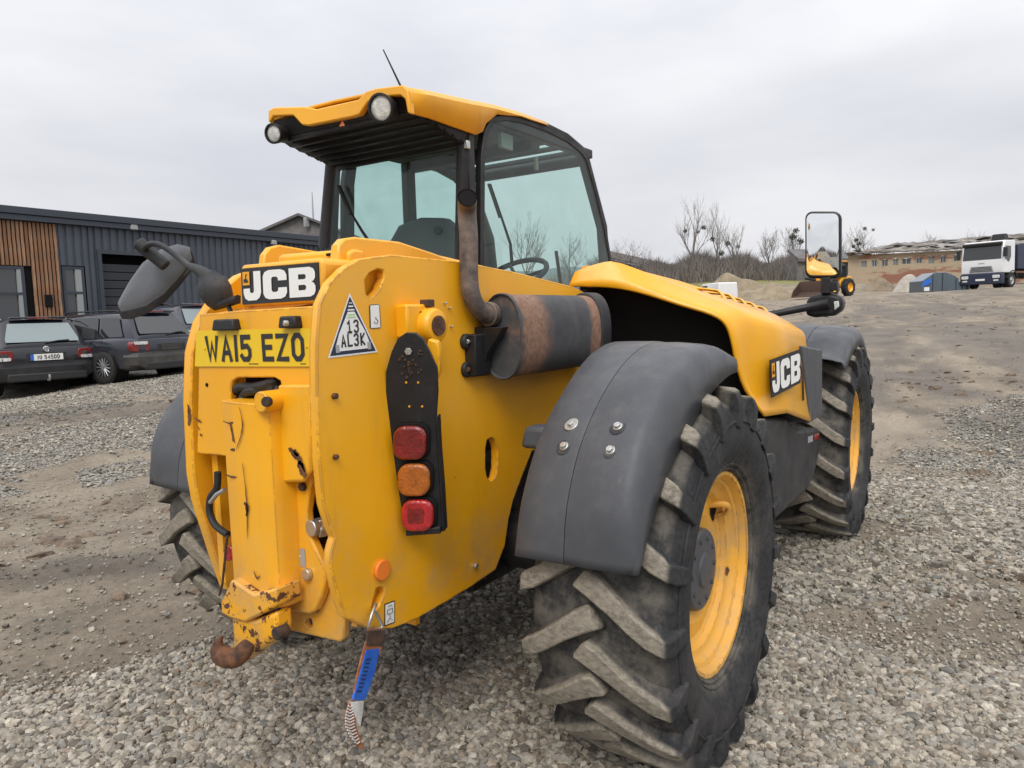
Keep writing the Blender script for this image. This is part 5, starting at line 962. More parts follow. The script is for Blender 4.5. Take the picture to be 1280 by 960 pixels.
# ================================================================== CARS
def car(name, lab, loc, rz, paint, Lh=4.5, wd=1.78, hgt=1.46, rails='dark', glass_r='car_glass', plate=None, lamp='split', spokes=10):
    t = thing(name, lab, 'car', loc, rz); hl = Lh/2; w2 = wd/2; zb = hgt*.62
    def ring(x, wl, zs, zt_, wt):      # lower body cross-section
        half = [(wl*.80, zs), (wl*.96, zs+.06), (wl, zs+.22), (wl, zs+(zt_-zs)*.72), (wl*.985, zt_-.06), (wt, zt_), (wt*.5, zt_+.012)]
        return [Vector((x, y, z)) for y, z in half]+[Vector((x, -y, z)) for y, z in reversed(half)]
    st = [(-hl, .80, .42, zb-.14, .74), (-hl+.05, .91, .32, zb-.03, .84), (-hl+.25, .985, .24, zb, .90), (-hl+.7, 1, .22, zb, .92), (-.3, 1, .20, zb-.02, .92), (.7, 1, .20, zb-.05, .92), (hl-.9, .99, .22, zb-.16, .88), (hl-.35, .95, .25, zb-.26, .80), (hl-.06, .80, .34, zb-.36, .62), (hl, .68, .42, zb-.42, .5)]
    b = MB(); b.loft([ring(x, a*w2, zs, z, wt*w2) for x, a, zs, z, wt in st]); b.build('body', paint, t, 40, .045, 3)
    # glasshouse
    ws, rf_, rr2, tg = .95, .30, -hl+.52, -hl+.14
    def gring(x, z, wb, wt): return [Vector((x, wb, zb-.06)), Vector((x, wt, z-.07)), Vector((x, wt*.82, z)), Vector((x, 0, z+.02)), Vector((x, -wt*.82, z)), Vector((x, -wt, z-.07)), Vector((x, -wb, zb-.06))]
    gl = [(ws, zb-.0, .90, .86), (rf_, hgt-.055, .91, .70), (-.6, hgt-.02, .91, .70), (rr2-.06, hgt-.05, .90, .69), (tg, zb+.03, .86, .80)]
    b = MB(); b.loft([gring(x, z, a*w2, c*w2) for x, z, a, c in gl]); b.build('roof', paint, t, 40, .04, 3)
    ysd = lambda z: w2*(.905+(.70-.905)*(z-(zb-.06))/(hgt-.09-(zb-.06)))+.006
    for sg in (-1, 1):
        for pts in ([(ws-.15, zb+.01), (rf_-.02, hgt-.13), (-.18, hgt-.11), (-.22, zb+.01)], [(-.30, zb+.01), (-.27, hgt-.11), (-1.0, hgt-.11), (-1.12, zb+.01)], [(-1.20, zb+.02), (-1.08, hgt-.11), (rr2+.12, hgt-.13), (rr2-.10, zb+.04)]):
            b = MB(); b.prism([(x, z) for x, z in pts], lambda a, c, q: Vector((a, sg*(ysd(c)+q), c)), 0, .006); b.build('side_window', M['car_glass'], t, 0)
        b = MB(); b.tube([(rf_-.1, sg*w2*.62, hgt-.05), (rf_-.3, sg*w2*.63, hgt+.02), (rr2+.3, sg*w2*.63, hgt+.02), (rr2+.1, sg*w2*.62, hgt-.04)], .016, 6); b.build('roof_rail', M['chrome' if rails == 'silver' else 'hose'], t, 60)
        b = MB(); b.box((.55, sg*(w2+.08), zb+.06), (.1, .18, .13), taper=.8); b.build('door_mirror', paint, t, 40, .03)
        b = MB(); b.box((-.25, sg*(w2+.004), zb-.14), (.16, .02, .03)); b.box((-1.2, sg*(w2+.004), zb-.14), (.16, .02, .03)); b.build('door_handle', paint, t, 30, .008)
        b = MB(); b.box((0, sg*(w2*.985), .42), (2.2, .04, .05)); b.build('side_strip', M['hose'], t, 30, .01)
    # tailgate window, lamps, bumper
    tq2 = lambda u, v: Vector((tg-.012+(rr2-.06-tg)*v-.014, u*w2*(.80-.12*v), zb+.05+(hgt-.05-zb-.05)*v))
    b = MB(); b.add([tq2(u, v) for u, v in ((-.86, .08), (.86, .08), (.88, .22), (.82, .86), (-.82, .86), (-.88, .22))], [tuple(range(6))]); b.build('rear_window', M[glass_r], t, 0)
    b = MB(); b.tube([tq2(-.05, .03)+Vector((-.02, 0, 0)), tq2(-.35, .10)+Vector((-.02, 0, 0)), tq2(-.62, .12)+Vector((-.015, 0, 0))], .014, 6); b.build('rear_wiper', M['hose'], t, 60)
    b = MB(); b.box((rr2-.10, 0, hgt-.005), (.10, w2*1.05, .035)); sp_ = b.build('roof_spoiler', paint, t, 30, .012); b = MB(); b.box((rr2-.155, 0, hgt-.012), (.012, .36, .022)); b.build('brake_light', M['red_lens'], sp_, 0)
    for sg in (-1, 1):
        b = MB(); yy = sg*w2*.80; b.prism(rrect(0, 0, w2*.40, .19, .05, 3), lambda a, c, q: Vector((-hl+.02+abs(a+sg*.0)*0+.30*max(0, (sg*a+w2*.1))**1.2+q, yy+a, zb-.16+c)), -.03, .10); lo = b.build('tail_lamp', M['red_lens'], t, 40, .01)
        b = MB(); b.prism(rrect(0, 0, w2*.30, .06, .02, 2), lambda a, c, q: Vector((-hl-.012+.30*max(0, (sg*a+w2*.1))**1.2+q, yy+a, zb-.16+(.07 if lamp == 'top' else -.06)+c)), -.01, .02); b.build('reversing_lens', M['clear_lens'], lo, 40)
        b = MB(); b.box((-hl-.022, sg*w2*.62, .36), (.03, .30, .045)); b.build('reflector', M['red_lens'], t, 30, .008)
    b = MB(); rb = [ring(x, a*w2*1.015, .30, .60, a*w2*.97) for x, a in ((-hl-.05, .80), (-hl-.02, .93), (-hl+.3, 1.0))]; b.loft(rb); b.build('bumper', M['bumper'] if lamp == 'top' else paint, t, 40, .02)
    b = MB(); b.box((-hl+.0, 0, .33), (.12, w2*1.5, .16)); b.build('lower_bumper', M['hose'], t, 40, .03)
    b = MB(); b.box((-hl-.005, 0, zb-.20), (.02, .66, .17)); rc_ = b.build('plate_recess', M['hose'], t, 30, .01)
    if plate:
        pq = [Vector((-hl-.025, y, z)) for y, z in ((.27, zb-.265), (-.27, zb-.265), (-.27, zb-.145), (.27, zb-.145))]; b = MB(); decal(b, SQ, pq, .0); po_ = b.build('number_plate', M['white'], t, 0)
        b = MB(); decal(b, SQ, sub(pq, 0, .10, 0, 1), .003); b.build('country_band', M['blue_label'], po_, 0); text(None, plate, sub(pq, .12, .98, .1, .9), (.08, .042), .013, .004, .28, ('plate_character', M['ink'], po_))
        b = MB(); c_ = Vector((-hl-.0, 0, zb-.055)); b.rev([(0, 0), (0, .05), (-.012, .055), (-.02, .048), (-.014, .042)], c_, (1, 0, 0), 24); bd = b.build('badge', M['chrome'], t, 40)
        b = MB()
        for pts in ([(-.028, .030), (0, -.002), (.028, .030)], [(-.04, .012), (-.02, -.036), (0, -.004), (.02, -.036), (.04, .012)]): b.tube([c_+Vector((-.016, y, z)) for y, z in pts], .005, 5)
        b.build('badge_emblem', M['chrome'], bd, 60)
        b = MB(); b.tube(smooth([(-hl-.02, .02, .27), (-hl-.12, .02, .26), (-hl-.17, .02, .30), (-hl-.17, .02, .37)], 4), .022, 8); b.build('tow_hitch', M['steel'], t, 60)
    else:
        b = MB(); b.box((-hl-.02, 0, zb-.2), (.012, .52, .11)); b.build('dirty_plate', M['bumper'], rc_, 30, .004)
    for x in (-hl+.88, hl-.88):
        for sg in (-1, 1):
            b = MB(); b.cyl((x, sg*(w2-.28), .325), (x, sg*(w2+.004), .335), .375, 28); b.build('wheel_arch', M['shade_black'], t, 40)
            wl = MB(); wl.rev([(-.10, .20), (-.105, .28), (-.09, .305), (-.06, .318), (.06, .318), (.09, .305), (.105, .28), (.10, .20)], (x, sg*(w2-.085), .318), (0, 1, 0), 36); wo = wl.build('wheel', M['tyre_plain'], t, 40)
            rm_ = MB(); o_2 = Vector((x, sg*(w2+.012), .318)); rm_.rev([(0, .215), (-.008*sg, .225), (-.03*sg, .205), (-.05*sg, .19)], o_2, (0, 1, 0), 36)
            rm_.cyl(o_2+Vector((0, -.03*sg, 0)), o_2+Vector((0, .0, 0)), .045, 12)
            for k in range(spokes):
                a = 2*math.pi*k/spokes; rm_.tube([o_2+Vector((.04*math.cos(a), -.008*sg, .04*math.sin(a))), o_2+Vector((.21*math.cos(a+.06), -.010*sg, .21*math.sin(a+.06)))], [.014, .011], 5)
            rm_.build('rim', M['alloy'], wo, 40); dk = MB(); dk.cyl(o_2+Vector((0, -.06*sg, 0)), o_2+Vector((0, -.045*sg, 0)), .20, 24); dk.build('brake_disc', M['hose'], wo)
    return t
def carpos(px, py, depth): p = at(px, py, depth); return (p.x, p.y, gz(p.x, p.y))
def place_rear(px, depth, rz, Lh):
    "ground centre of a car whose tail centre stands in that direction"
    p = at(px, 430, depth); c = Vector((p.x, p.y, 0))+Vector((math.cos(rz), math.sin(rz), 0))*Lh/2; return (c.x, c.y, bz(p.x, p.y))
rz1 = R(80); car('estate_car', 'dark estate car with silver roof rails, tow hitch and a white number plate', place_rear(57, 13.7, rz1, 4.56), rz1, M['car_black'], 4.56, 1.78, 1.46, 'silver', 'pale_glass', 'MI 545DD')
rz2 = R(100); car('estate_car', 'dark blue estate car with dirty tailgate, dark rails and many spoked wheels', tuple(Vector(place_rear(214, 14.6, rz2, 4.48))-Vector((0, 0, .10))), rz2, M['car_blue'], 4.48, 1.74, 1.42, 'dark', 'car_glass', None, 'top', 14)
rz3 = R(100); car('estate_car', 'grey car mostly hidden behind the dark blue estate car', place_rear(266, 17.5, rz3, 4.3), rz3, M['car_grey'], 4.3, 1.76, 1.47, 'dark', 'pale_glass', None, 'top', 10)

# ================================================================== RIGHT BACKGROUND
M['old_brick'] = rusty('flaking_plaster_over_brick', (.24, .11, .075), (.42, .33, .235), .9); gb = NB(M['old_brick'])
c = gb.mix(gb.ramp(gb.noise(.55, 6, .65, stretch=(.35, .35, 1.6)), .49, .57), (.40, .32, .225), (.27, .125, .085)); c = gb.mix(gb.ramp(gb.noise(2.5, 6, .7), .55, .72), c, (.20, .16, .12)); gb.color(c)
M['old_roof'] = rusty('collapsed_grey_roof', (.15, .13, .115), (.30, .275, .25), 1.3); gb = NB(M['old_roof']); c = gb.mix(gb.ramp(gb.noise(.7, 7, .7), .40, .62), (.12, .105, .09), (.33, .305, .28)); c = gb.mix(gb.ramp(gb.noise(.5, 5, .6), .60, .68), c, (.52, .52, .52)); gb.color(c).bump(gb.noise(3, 6, .7), .7, .15)
def ruin():
    t = thing('ruined_building', 'long ruined brick building with flaking plaster, small windows and a broken roof', 'building'); a, c = at(1064, 352, 66), at(1300, 352, 60); a.z = bz(a.x, a.y)-.5; c.z = bz(c.x, c.y)-.5
    ux = (c-a); ux.z = 0; Lx = ux.length; ux.normalize(); nx = Vector((-ux.y, ux.x, 0)); nx = nx if nx.dot(Vector((_f[0], _f[1], 0))) > 0 else -nx
    def S(px, py): d = Vector(ray(px, py)); q = Vector(CAM)+d*((a-Vector(CAM)).dot(nx)/d.dot(nx)); return ((q-a).dot(ux), q.z)
    to3 = lambda u, v, w_: a+ux*u+nx*w_+Vector((0, 0, v-a.z)); ev0, ev1 = S(1066, 319), S(1290, 309)
    wins = []
    for px, py, w_, h_ in ((1080, 330, 7, 8), (1093, 329, 7, 8), (1106, 328.5, 8, 8), (1119.5, 327.5, 7, 8), (1133, 326.5, 12, 7), (1149, 325.5, 8, 7), (1164, 325, 8, 9), (1179, 324, 8, 8), (1196, 322.5, 9, 8), (1222, 321, 9, 8), (1240, 320, 9, 8)):
        u0, v0 = S(px-w_/2, py+h_/2); u1, v1 = S(px+w_/2, py-h_/2); wins.append((u0, u1, v0, v1))
    b = MB(); b.prism([(-.3, a.z), (Lx, a.z), (Lx, ev1[1]), (-.3, ev0[1])], to3, 0, .4, [[(u0, v0), (u1, v0), (u1, v1), ((u0+u1)/2, v1+.1), (u0, v1)] for u0, u1, v0, v1 in wins]); b.build('wall', M['old_brick'], t, 0)
    for i, (u0, u1, v0, v1) in enumerate(wins):
        b = MB(); um = (u0+u1)/2; b.prism([(u0, v0), (u0+.09, v0), (u0+.09, v1), (u0, v1)], to3, .15, .22); b.prism([(u1-.09, v0), (u1, v0), (u1, v1), (u1-.09, v1)], to3, .15, .22); b.prism([(um-.04, v0), (um+.04, v0), (um+.04, v1), (um-.04, v1)], to3, .16, .21); wf = b.build('window', M['cab_light'], t, 0)
        b = MB(); b.prism([(u0, v0), (u1, v0), (u1, v1), (u0, v1)], to3, .24, .26); b.build('pane', M['building_glass' if i % 3 else 'cab_light'], wf, 0)
    # sagging roof in ragged sheets: each a slab of its own tilt
    ridge = [S(1066, 317), S(1090, 310), S(1120, 303), S(1160, 301), S(1200, 297.5), S(1240, 294), S(1290, 290)]
    r2 = random.Random(5); n = 46
    rb = MB(); fl = lambda u: np.interp(u, [q[0] for q in ridge], [q[1] for q in ridge]); el = lambda u: ev0[1]+(ev1[1]-ev0[1])*u/Lx
    gx = [[to3(u, el(u)+.05+(fl(u)-el(u))*k+r2.uniform(-.06, .06), -.5+4.2*k) for k in (0, .25, .5, .75, 1)] for u in np.linspace(-.4, Lx, n)]; rb.loft(gx, closed=False); ro_ = rb.build('roof', M['old_roof'], t, 20); q = ro_.modifiers.new('solid', 'SOLIDIFY'); q.thickness = .18
    for k in range(60):
        u = r2.uniform(0, Lx); kk = r2.uniform(.05, .95); p = to3(u, el(u)+(fl(u)-el(u))*kk+.14, -.5+4.2*kk); b = MB(); b.box(p, (r2.uniform(.5, 2.2), r2.uniform(.4, 1.2), .05), Matrix.Rotation(r2.uniform(-.2, .2), 3, 'X') @ Matrix.Rotation(r2.uniform(-.2, .2), 3, 'Y') @ Matrix.Rotation(r2.uniform(0, 3), 3, 'Z')); b.build('roof_sheet', M[r2.choice(('old_roof', 'roof_grey', 'grey_ink', 'rust_dark'))], t, 0)
    b = MB(); b.prism([(-.3, a.z), (-.3, ev0[1]), (-.3+.01, ev0[1]+.01), (-.29, a.z)], to3, 0, 9); b.prism([(-.3, a.z), (Lx, a.z), (Lx, ev1[1]), (-.3, ev0[1])], to3, 8.6, 9); b.build('rear_wall', M['old_brick'], t, 0)
    return t
ruin()
# low lean-to at its left end and the grey field barn by the mirror
def boxhouse(name, lab, px0, px1, pyt, depth, wall, roofm, pyt2=None):
    p, q = at(px0, pyt, depth), at(px1, pyt2 or pyt, depth); u = (q-p); t = thing(name, lab, 'building'); fwd = Vector((_f[0], _f[1], 0)).normalized()*5; zb_ = bz(p.x, p.y)-.5
    b = MB(); f = [Vector((p.x, p.y, zb_)), p, q, Vector((q.x, q.y, zb_))]; b.loft([f, [v_+fwd for v_ in f]]); b.build('wall', wall, t, 0); b = MB(); r_ = [p+Vector((0, 0, .02)), q+Vector((0, 0, .02)), q+Vector((0, 0, .3)), p+Vector((0, 0, .3))]; b.loft([[v_-fwd*.08 for v_ in r_], [v_+fwd*.5+Vector((0, 0, 1.2)) for v_ in r_]]); b.build('roof', roofm, t, 0); return t
boxhouse('shed', 'plain concrete shed at the left end of the ruined building', 996, 1066, 327, 74, M['grey_render'], M['roof_grey'])
M['roof_brown'] = rusty('dark_brown_roof', (.075, .062, .058), (.11, .09, .085), 1.5); boxhouse('long_barn', 'dark brown roofed barn low behind the yellow bonnet', 752, 850, 322, 100, M['roof_brown'], M['roof_brown'], 344)
# heaps
def heap(name, lab, px, py, wpx, hpx, depth, m, seed, cat='heap', ext=1.0):
    c = at(px, py, depth); tz = c.z+hpx*depth/FPX; c.z = min(c.z, bz(c.x, c.y))-.3; rx = wpx/2*depth/FPX*1.15; h = tz-c.z; n = 40; k_ = 12; V = []; F = []
    for i in range(k_+1):
        for j in range(n):
            a = 2*math.pi*j/n; r_ = i/k_; q = Vector((RT[0], RT[1], 0)).normalized()*math.cos(a)*rx*r_+Vector((_f[0], _f[1], 0)).normalized()*math.sin(a)*rx*.7*ext*r_; nn_ = noise.noise(Vector((q.x*.55+seed*9, q.y*.55, seed)))
            V.append(c+q*(1+.12*nn_)+Vector((0, 0, h*max(0, (.5+.5*math.cos(math.pi*r_))**.8*(1+.75*nn_)))))
    mb = MB(); mb.v = V
    for i in range(k_):
        for j in range(n): mb.f.append((i*n+j, i*n+(j+1) % n, (i+1)*n+(j+1) % n, (i+1)*n+j)); mb.m.append(0)
    o = mb.build(name, m, None, 60); return tag(o, lab, cat)
M['sand'] = rusty('pale_sand', (.34, .31, .26), (.46, .43, .38), 2); M['soil'] = rusty('brown_soil', (.15, .115, .08), (.24, .19, .13), 1.5); M['dry_grass_soil'] = rusty('dry_grass_and_soil', (.19, .15, .10), (.29, .235, .155), 1.2)
heap('sand_heap', 'pale grey sand heap beside the blue grey skip', 1136, 357, 42, 13, 55, M['sand'], 1); heap('soil_heap', 'brown soil heap left of the pale sand', 1098, 358, 58, 11, 57, M['soil'], 2)
heap('soil_bank', 'dry grassed earth bank behind the bonnet', 915, 352, 100, 7, 58, M['dry_grass_soil'], 3); heap('soil_bank', 'low brown earth bank in front of the grass field', 965, 360, 120, 6, 50, M['dry_grass_soil'], 4)

# skip container
def skip():
    t = thing('skip_container', 'blue grey steel skip with a peaked side standing left of the white truck', 'skip'); M['skip'] = carpaint('blue_grey_steel', (.085, .115, .14), .5); p, q = at(1152, 361, 47), at(1212, 360, 47); ux = q-p; ux.z = 0; Lx = ux.length; ux.normalize(); nx = Vector((-ux.y, ux.x, 0)); z0 = bz(p.x, p.y)-.05; to3 = lambda u, v, w_: p+ux*u+nx*w_+Vector((0, 0, z0-p.z+v)); k = 47/FPX
    side_ = [(0, 0), (0, 15*k), (16*k, 25*k), (30*k, 25*k), (43*k, 20*k), (46*k, 13*k), (Lx, 12*k), (Lx, 0)]
    b = MB(); b.prism(side_, to3, 0, 1.5); b.build('body', M['skip'], t, 0, .03)
    for u in (.05, 15*k, 27*k, 44*k, 52*k, Lx-.1): b = MB(); h = np.interp(u, [s__[0] for s__ in side_[1:-1]], [s__[1] for s__ in side_[1:-1]]); b.prism([(u-.07, .08), (u+.07, .08), (u+.07, h), (u-.07, h)], to3, -.09, -.001); b.build('rib', M['skip'], t, 0, .02)
    b = MB(); b.prism([(.1, 12*k-.5), (.5, 12*k-.5), (.5, 12*k-.25), (.1, 12*k-.25)], to3, -.02, -.001); b.build('notice', M['white'], t, 0); b = MB(); b.prism([(-.05, 12*k-.22), (.05, 12*k+.16), (.5, 12*k+.30), (.62, 12*k+.05), (.3, 12*k-.12)], to3, -.10, -.03); b.build('blue_tarp', M['blue_label'], t, 0)
    for u in (.6, 30*k): b = MB(); b.cyl(to3(u, -.02, -.1), to3(u, -.02, 2.3), .14, 12); b.build('skid', M['hose'], t)
skip()
# white tipper truck
def truck():
    M['truck_white'] = carpaint('white_truck_paint', (.78, .79, .80), .25); t = thing('tipper_truck', 'white cabbed tipper truck with black bumper and dark body', 'truck'); p = at(1226, 359, 46); hd = math.atan2(-_f[1], -_f[0])+R(-58); t.location = (p.x, p.y, bz(p.x, p.y)); t.rotation_euler = (0, 0, hd)      # x forward, front at x=0
    b = MB(); sec = [(0, .95), (.02, 1.75), (-.10, 2.75), (-.28, 2.98), (-1.55, 3.0), (-1.62, .95)]; b.prism(sec, lambda a, c, w_: Vector((a, w_, c)), -1.23, 1.23); b.build('cab', M['truck_white'], t, 35, .06, 3)
    b = MB(); b.add([Vector((x+.016, y, z)) for x, y, z in ((.01, -1.13, 1.82), (.01, 1.13, 1.82), (-.095, 1.10, 2.72), (-.095, -1.10, 2.72))], [(0, 1, 2, 3)]); b.build('windscreen', M['car_glass'], t, 0)
    b = MB(); b.box((-.02, 0, 2.78), (.22, 2.3, .20), Matrix.Rotation(R(20), 3, 'Y')); b.build('sun_visor', M['hose'], t, 35, .03)
    for sg in (-1, 1):
        b = MB(); b.prism([(-.22, 1.85), (-.28, 2.62), (-.95, 2.62), (-1.0, 1.95), (-.75, 1.62)], lambda a, c, w_: Vector((a, sg*(1.236+w_), c)), 0, .012); b.build('side_window', M['car_glass'], t, 0)
        b = MB(); b.box((.06, sg*1.38, 2.2), (.12, .22, .55)); b.tube([(.0, sg*1.2, 2.5), (.06, sg*1.38, 2.5)], .02, 6); b.build('door_mirror', M['hose'], t, 35, .03)
        b = MB(); b.prism(rrect(0, 0, .42, .20, .05), lambda a, c, w_: Vector((.10+w_, sg*.92+a, .72+c)), 0, .05); b.build('headlamp', M['clear_lens'], t, 40, .02); b = MB(); b.prism(rrect(0, 0, .3, .11, .04), lambda a, c, w_: Vector((.10+w_, sg*.92+a, .48+c)), 0, .05); b.build('fog_lamp', M['clear_lens'], t, 40, .02)
        for x in (-1.35, -4.6, -5.9):
            b = MB(); b.rev([(-.15, .28), (-.16, .45), (-.12, .5), (.12, .5), (.16, .45), (.15, .28), (-.05, .26), (-.07, 0)], (x, sg*1.05, .5), (0, 1, 0), 30); wo = b.build('wheel', M['tyre_plain'], t, 40); b = MB(); b.rev([(sg*.10, .30), (sg*.15, .29), (sg*.08, .22), (sg*.12, .12), (sg*.17, .10), (sg*.17, 0)], (x, sg*1.05, .5), (0, 1, 0), 24); b.build('rim', M['alloy'], wo, 40)
        b = MB(); b.loft([[Vector((-1.35+r_*math.cos(a), y, .5+r_*math.sin(a))) for r_, y in ((.56, sg*.85), (.62, sg*.85), (.62, sg*1.25), (.56, sg*1.25))] for a in np.linspace(R(10), R(170), 12)]); b.build('mudguard', M['hose'], t, 40)
    b = MB(); b.prism(rrect(0, 0, 2.44, .68, .08), lambda a, c, w_: Vector((w_, a, .60+c)), -.35, .12); bp = b.build('bumper', M['navy_ink'], t, 40, .04)
    b = MB(); b.box((.125, 0, .55), (.02, .54, .12)); b.build('number_plate', M['white'], bp, 0)
    b = MB(); b.prism([(-.72, 1.05), (.72, 1.05), (.62, 1.42), (-.62, 1.42)], lambda a, c, w_: Vector((w_, a, c)), .005, .035); gr = b.build('grille', M['grey_ink'], t, 30, .02)
    for k in range(4): b = MB(); b.box((.042, 0, 1.10+.08*k), (.02, 1.3-.05*k, .03)); b.build('grille_slat', M['hose'], gr, 0)
    b = MB(); b.box((.025, 0, 1.60), (.02, .36, .05)); b.build('badge', M['grey_ink'], t, 0)
    b = MB(); b.prism([(-1.9, 1.2), (-1.9, 2.75), (-6.6, 2.75), (-6.9, 1.2)], lambda a, c, w_: Vector((a, w_, c)), -1.25, 1.25); b.build('tipper_body', M['navy_ink'], t, 30, .03); b = MB(); b.box((-3.9, 0, .85), (5.5, .9, .35)); b.build('chassis', M['hose'], t); b = MB(); b.box((-1.6, .3, 3.1), (.5, 1.0, .75), taper=.75); b.build('air_intake', M['hose'], t, 35, .05)
truck()
# wheel loader half hidden by the mirror
def loader():
    t = thing('wheel_loader', 'yellow wheel loader with a rusty bucket standing behind the right mirror', 'loader'); p = at(1048, 370, 46); hd = math.atan2(-RT[1], -RT[0])+R(34); t.location = (p.x, p.y, bz(p.x, p.y)); t.rotation_euler = (0, 0, hd); t.scale = (.86,)*3
    Y_ = M['yellow']
    for x in (.35, 2.35):
        for sg in (-1, 1):
            b = MB(); b.rev([(-.2, .35), (-.22, .56), (-.16, .64), (.16, .64), (.22, .56), (.2, .35)], (x-.35, sg*.75, .64), (0, 1, 0), 30)
            for k in range(20):
                a = 2*math.pi*k/20; b.box((x-.35+.63*math.cos(a), sg*.75+(.08 if k % 2 else -.08), .64+.63*math.sin(a)), (.07, .22, .08), Matrix.Rotation(-a, 3, 'Y'))
            wo = b.build('wheel', M['tyre_plain'], t, 40); b = MB(); b.rev([(sg*.17, .36), (sg*.19, .34), (sg*.06, .26), (sg*.10, .10), (sg*.12, 0)], (x-.35, sg*.75, .64), (0, 1, 0), 24); b.build('rim', Y_, wo, 40)
    b = MB(); b.prism([(-.9, .7), (-.9, 1.45), (.3, 1.55), (.6, 1.0), (.6, .7)], lambda a, c, w_: Vector((a, w_, c)), -.5, .5); b.box((-1.0, 0, .8), (.35, 1.2, .3)); b.build('engine_cover', Y_, t, 30, .05); b = MB(); b.box((1.5, 0, .95), (1.7, .6, .5)); b.build('front_frame', Y_, t, 30, .05)
    b = MB(); b.box((.35, 0, 1.95), (1.1, 1.1, 1.1), taper=.85); b.build('cab', M['car_glass'], t, 30, .03); b = MB(); b.box((.35, 0, 2.55), (1.1, 1.15, .1)); b.build('cab_roof', M['yellow'], t, 30, .03)
    for sg in (-1, 1): b = MB(); b.prism([(1.5, 1.7), (1.7, 1.75), (3.02, .85), (3.02, .55), (2.9, .55), (1.5, 1.5)], lambda a, c, w_: Vector((a, w_, c)), sg*.4-.06, sg*.4+.06); b.build('lift_arm', Y_, t, 30, .02)
    b = MB(); b.loft([[Vector((x, y, z)) for x, z in ((3.1, 1.15), (3.18, .95), (3.2, .35), (3.5, .12), (4.15, .02), (4.15, -.02), (3.45, .05), (3.1, .3), (3.05, 1.0), (3.05, 1.15))] for y in (-1.15, 1.15)])
    for sg in (-1, 1): b.prism([(3.1, 1.1), (3.2, .35), (3.5, .1), (4.1, .02), (3.9, .45)], lambda a, c, w_: Vector((a, w_, c)), sg*1.13-.03, sg*1.13+.03)
    b.build('bucket', M['rust_dark'], t, 30)
loader()
# white van beyond the bonnet
def van():
    t = thing('white_van', 'white van showing only its roof beyond the bonnet', 'van'); p = at(894, 380, 46); t.location = (p.x, p.y, bz(p.x, p.y)); t.rotation_euler = (0, 0, math.atan2(_f[1], _f[0])+R(12)); t.scale = (.72,)*3; wz = .95
    b = MB(); b.loft([[Vector((x, y*s, z)) for y, z in ((-.9, .35), (-.95, .9), (-.85, zt_), (.85, zt_), (.95, .9), (.9, .35))] for x, s, zt_ in ((-2.3, .97, 1.9), (-2.2, 1, 1.95), (.8, 1, 1.95), (1.5, .97, 1.3), (2.2, .93, 1.05), (2.4, .85, .8))]); b.build('body', M['truck_white'], t, 40, .05)
    b = MB(); b.prism([(-.2, 1.2), (-.2, 1.75), (.7, 1.75), (1.3, 1.2)], lambda a, c, w_: Vector((a, w_, c)), -.93, .93); b.build('window', M['car_glass'], t, 0)
    for x in (-1.5, 1.5):
        for sg in (-1, 1): b = MB(); b.cyl((x, sg*.7, .32), (x, sg*.96, .32), .32, 20); b.build('wheel', M['tyre_plain'], t, 40)
van()

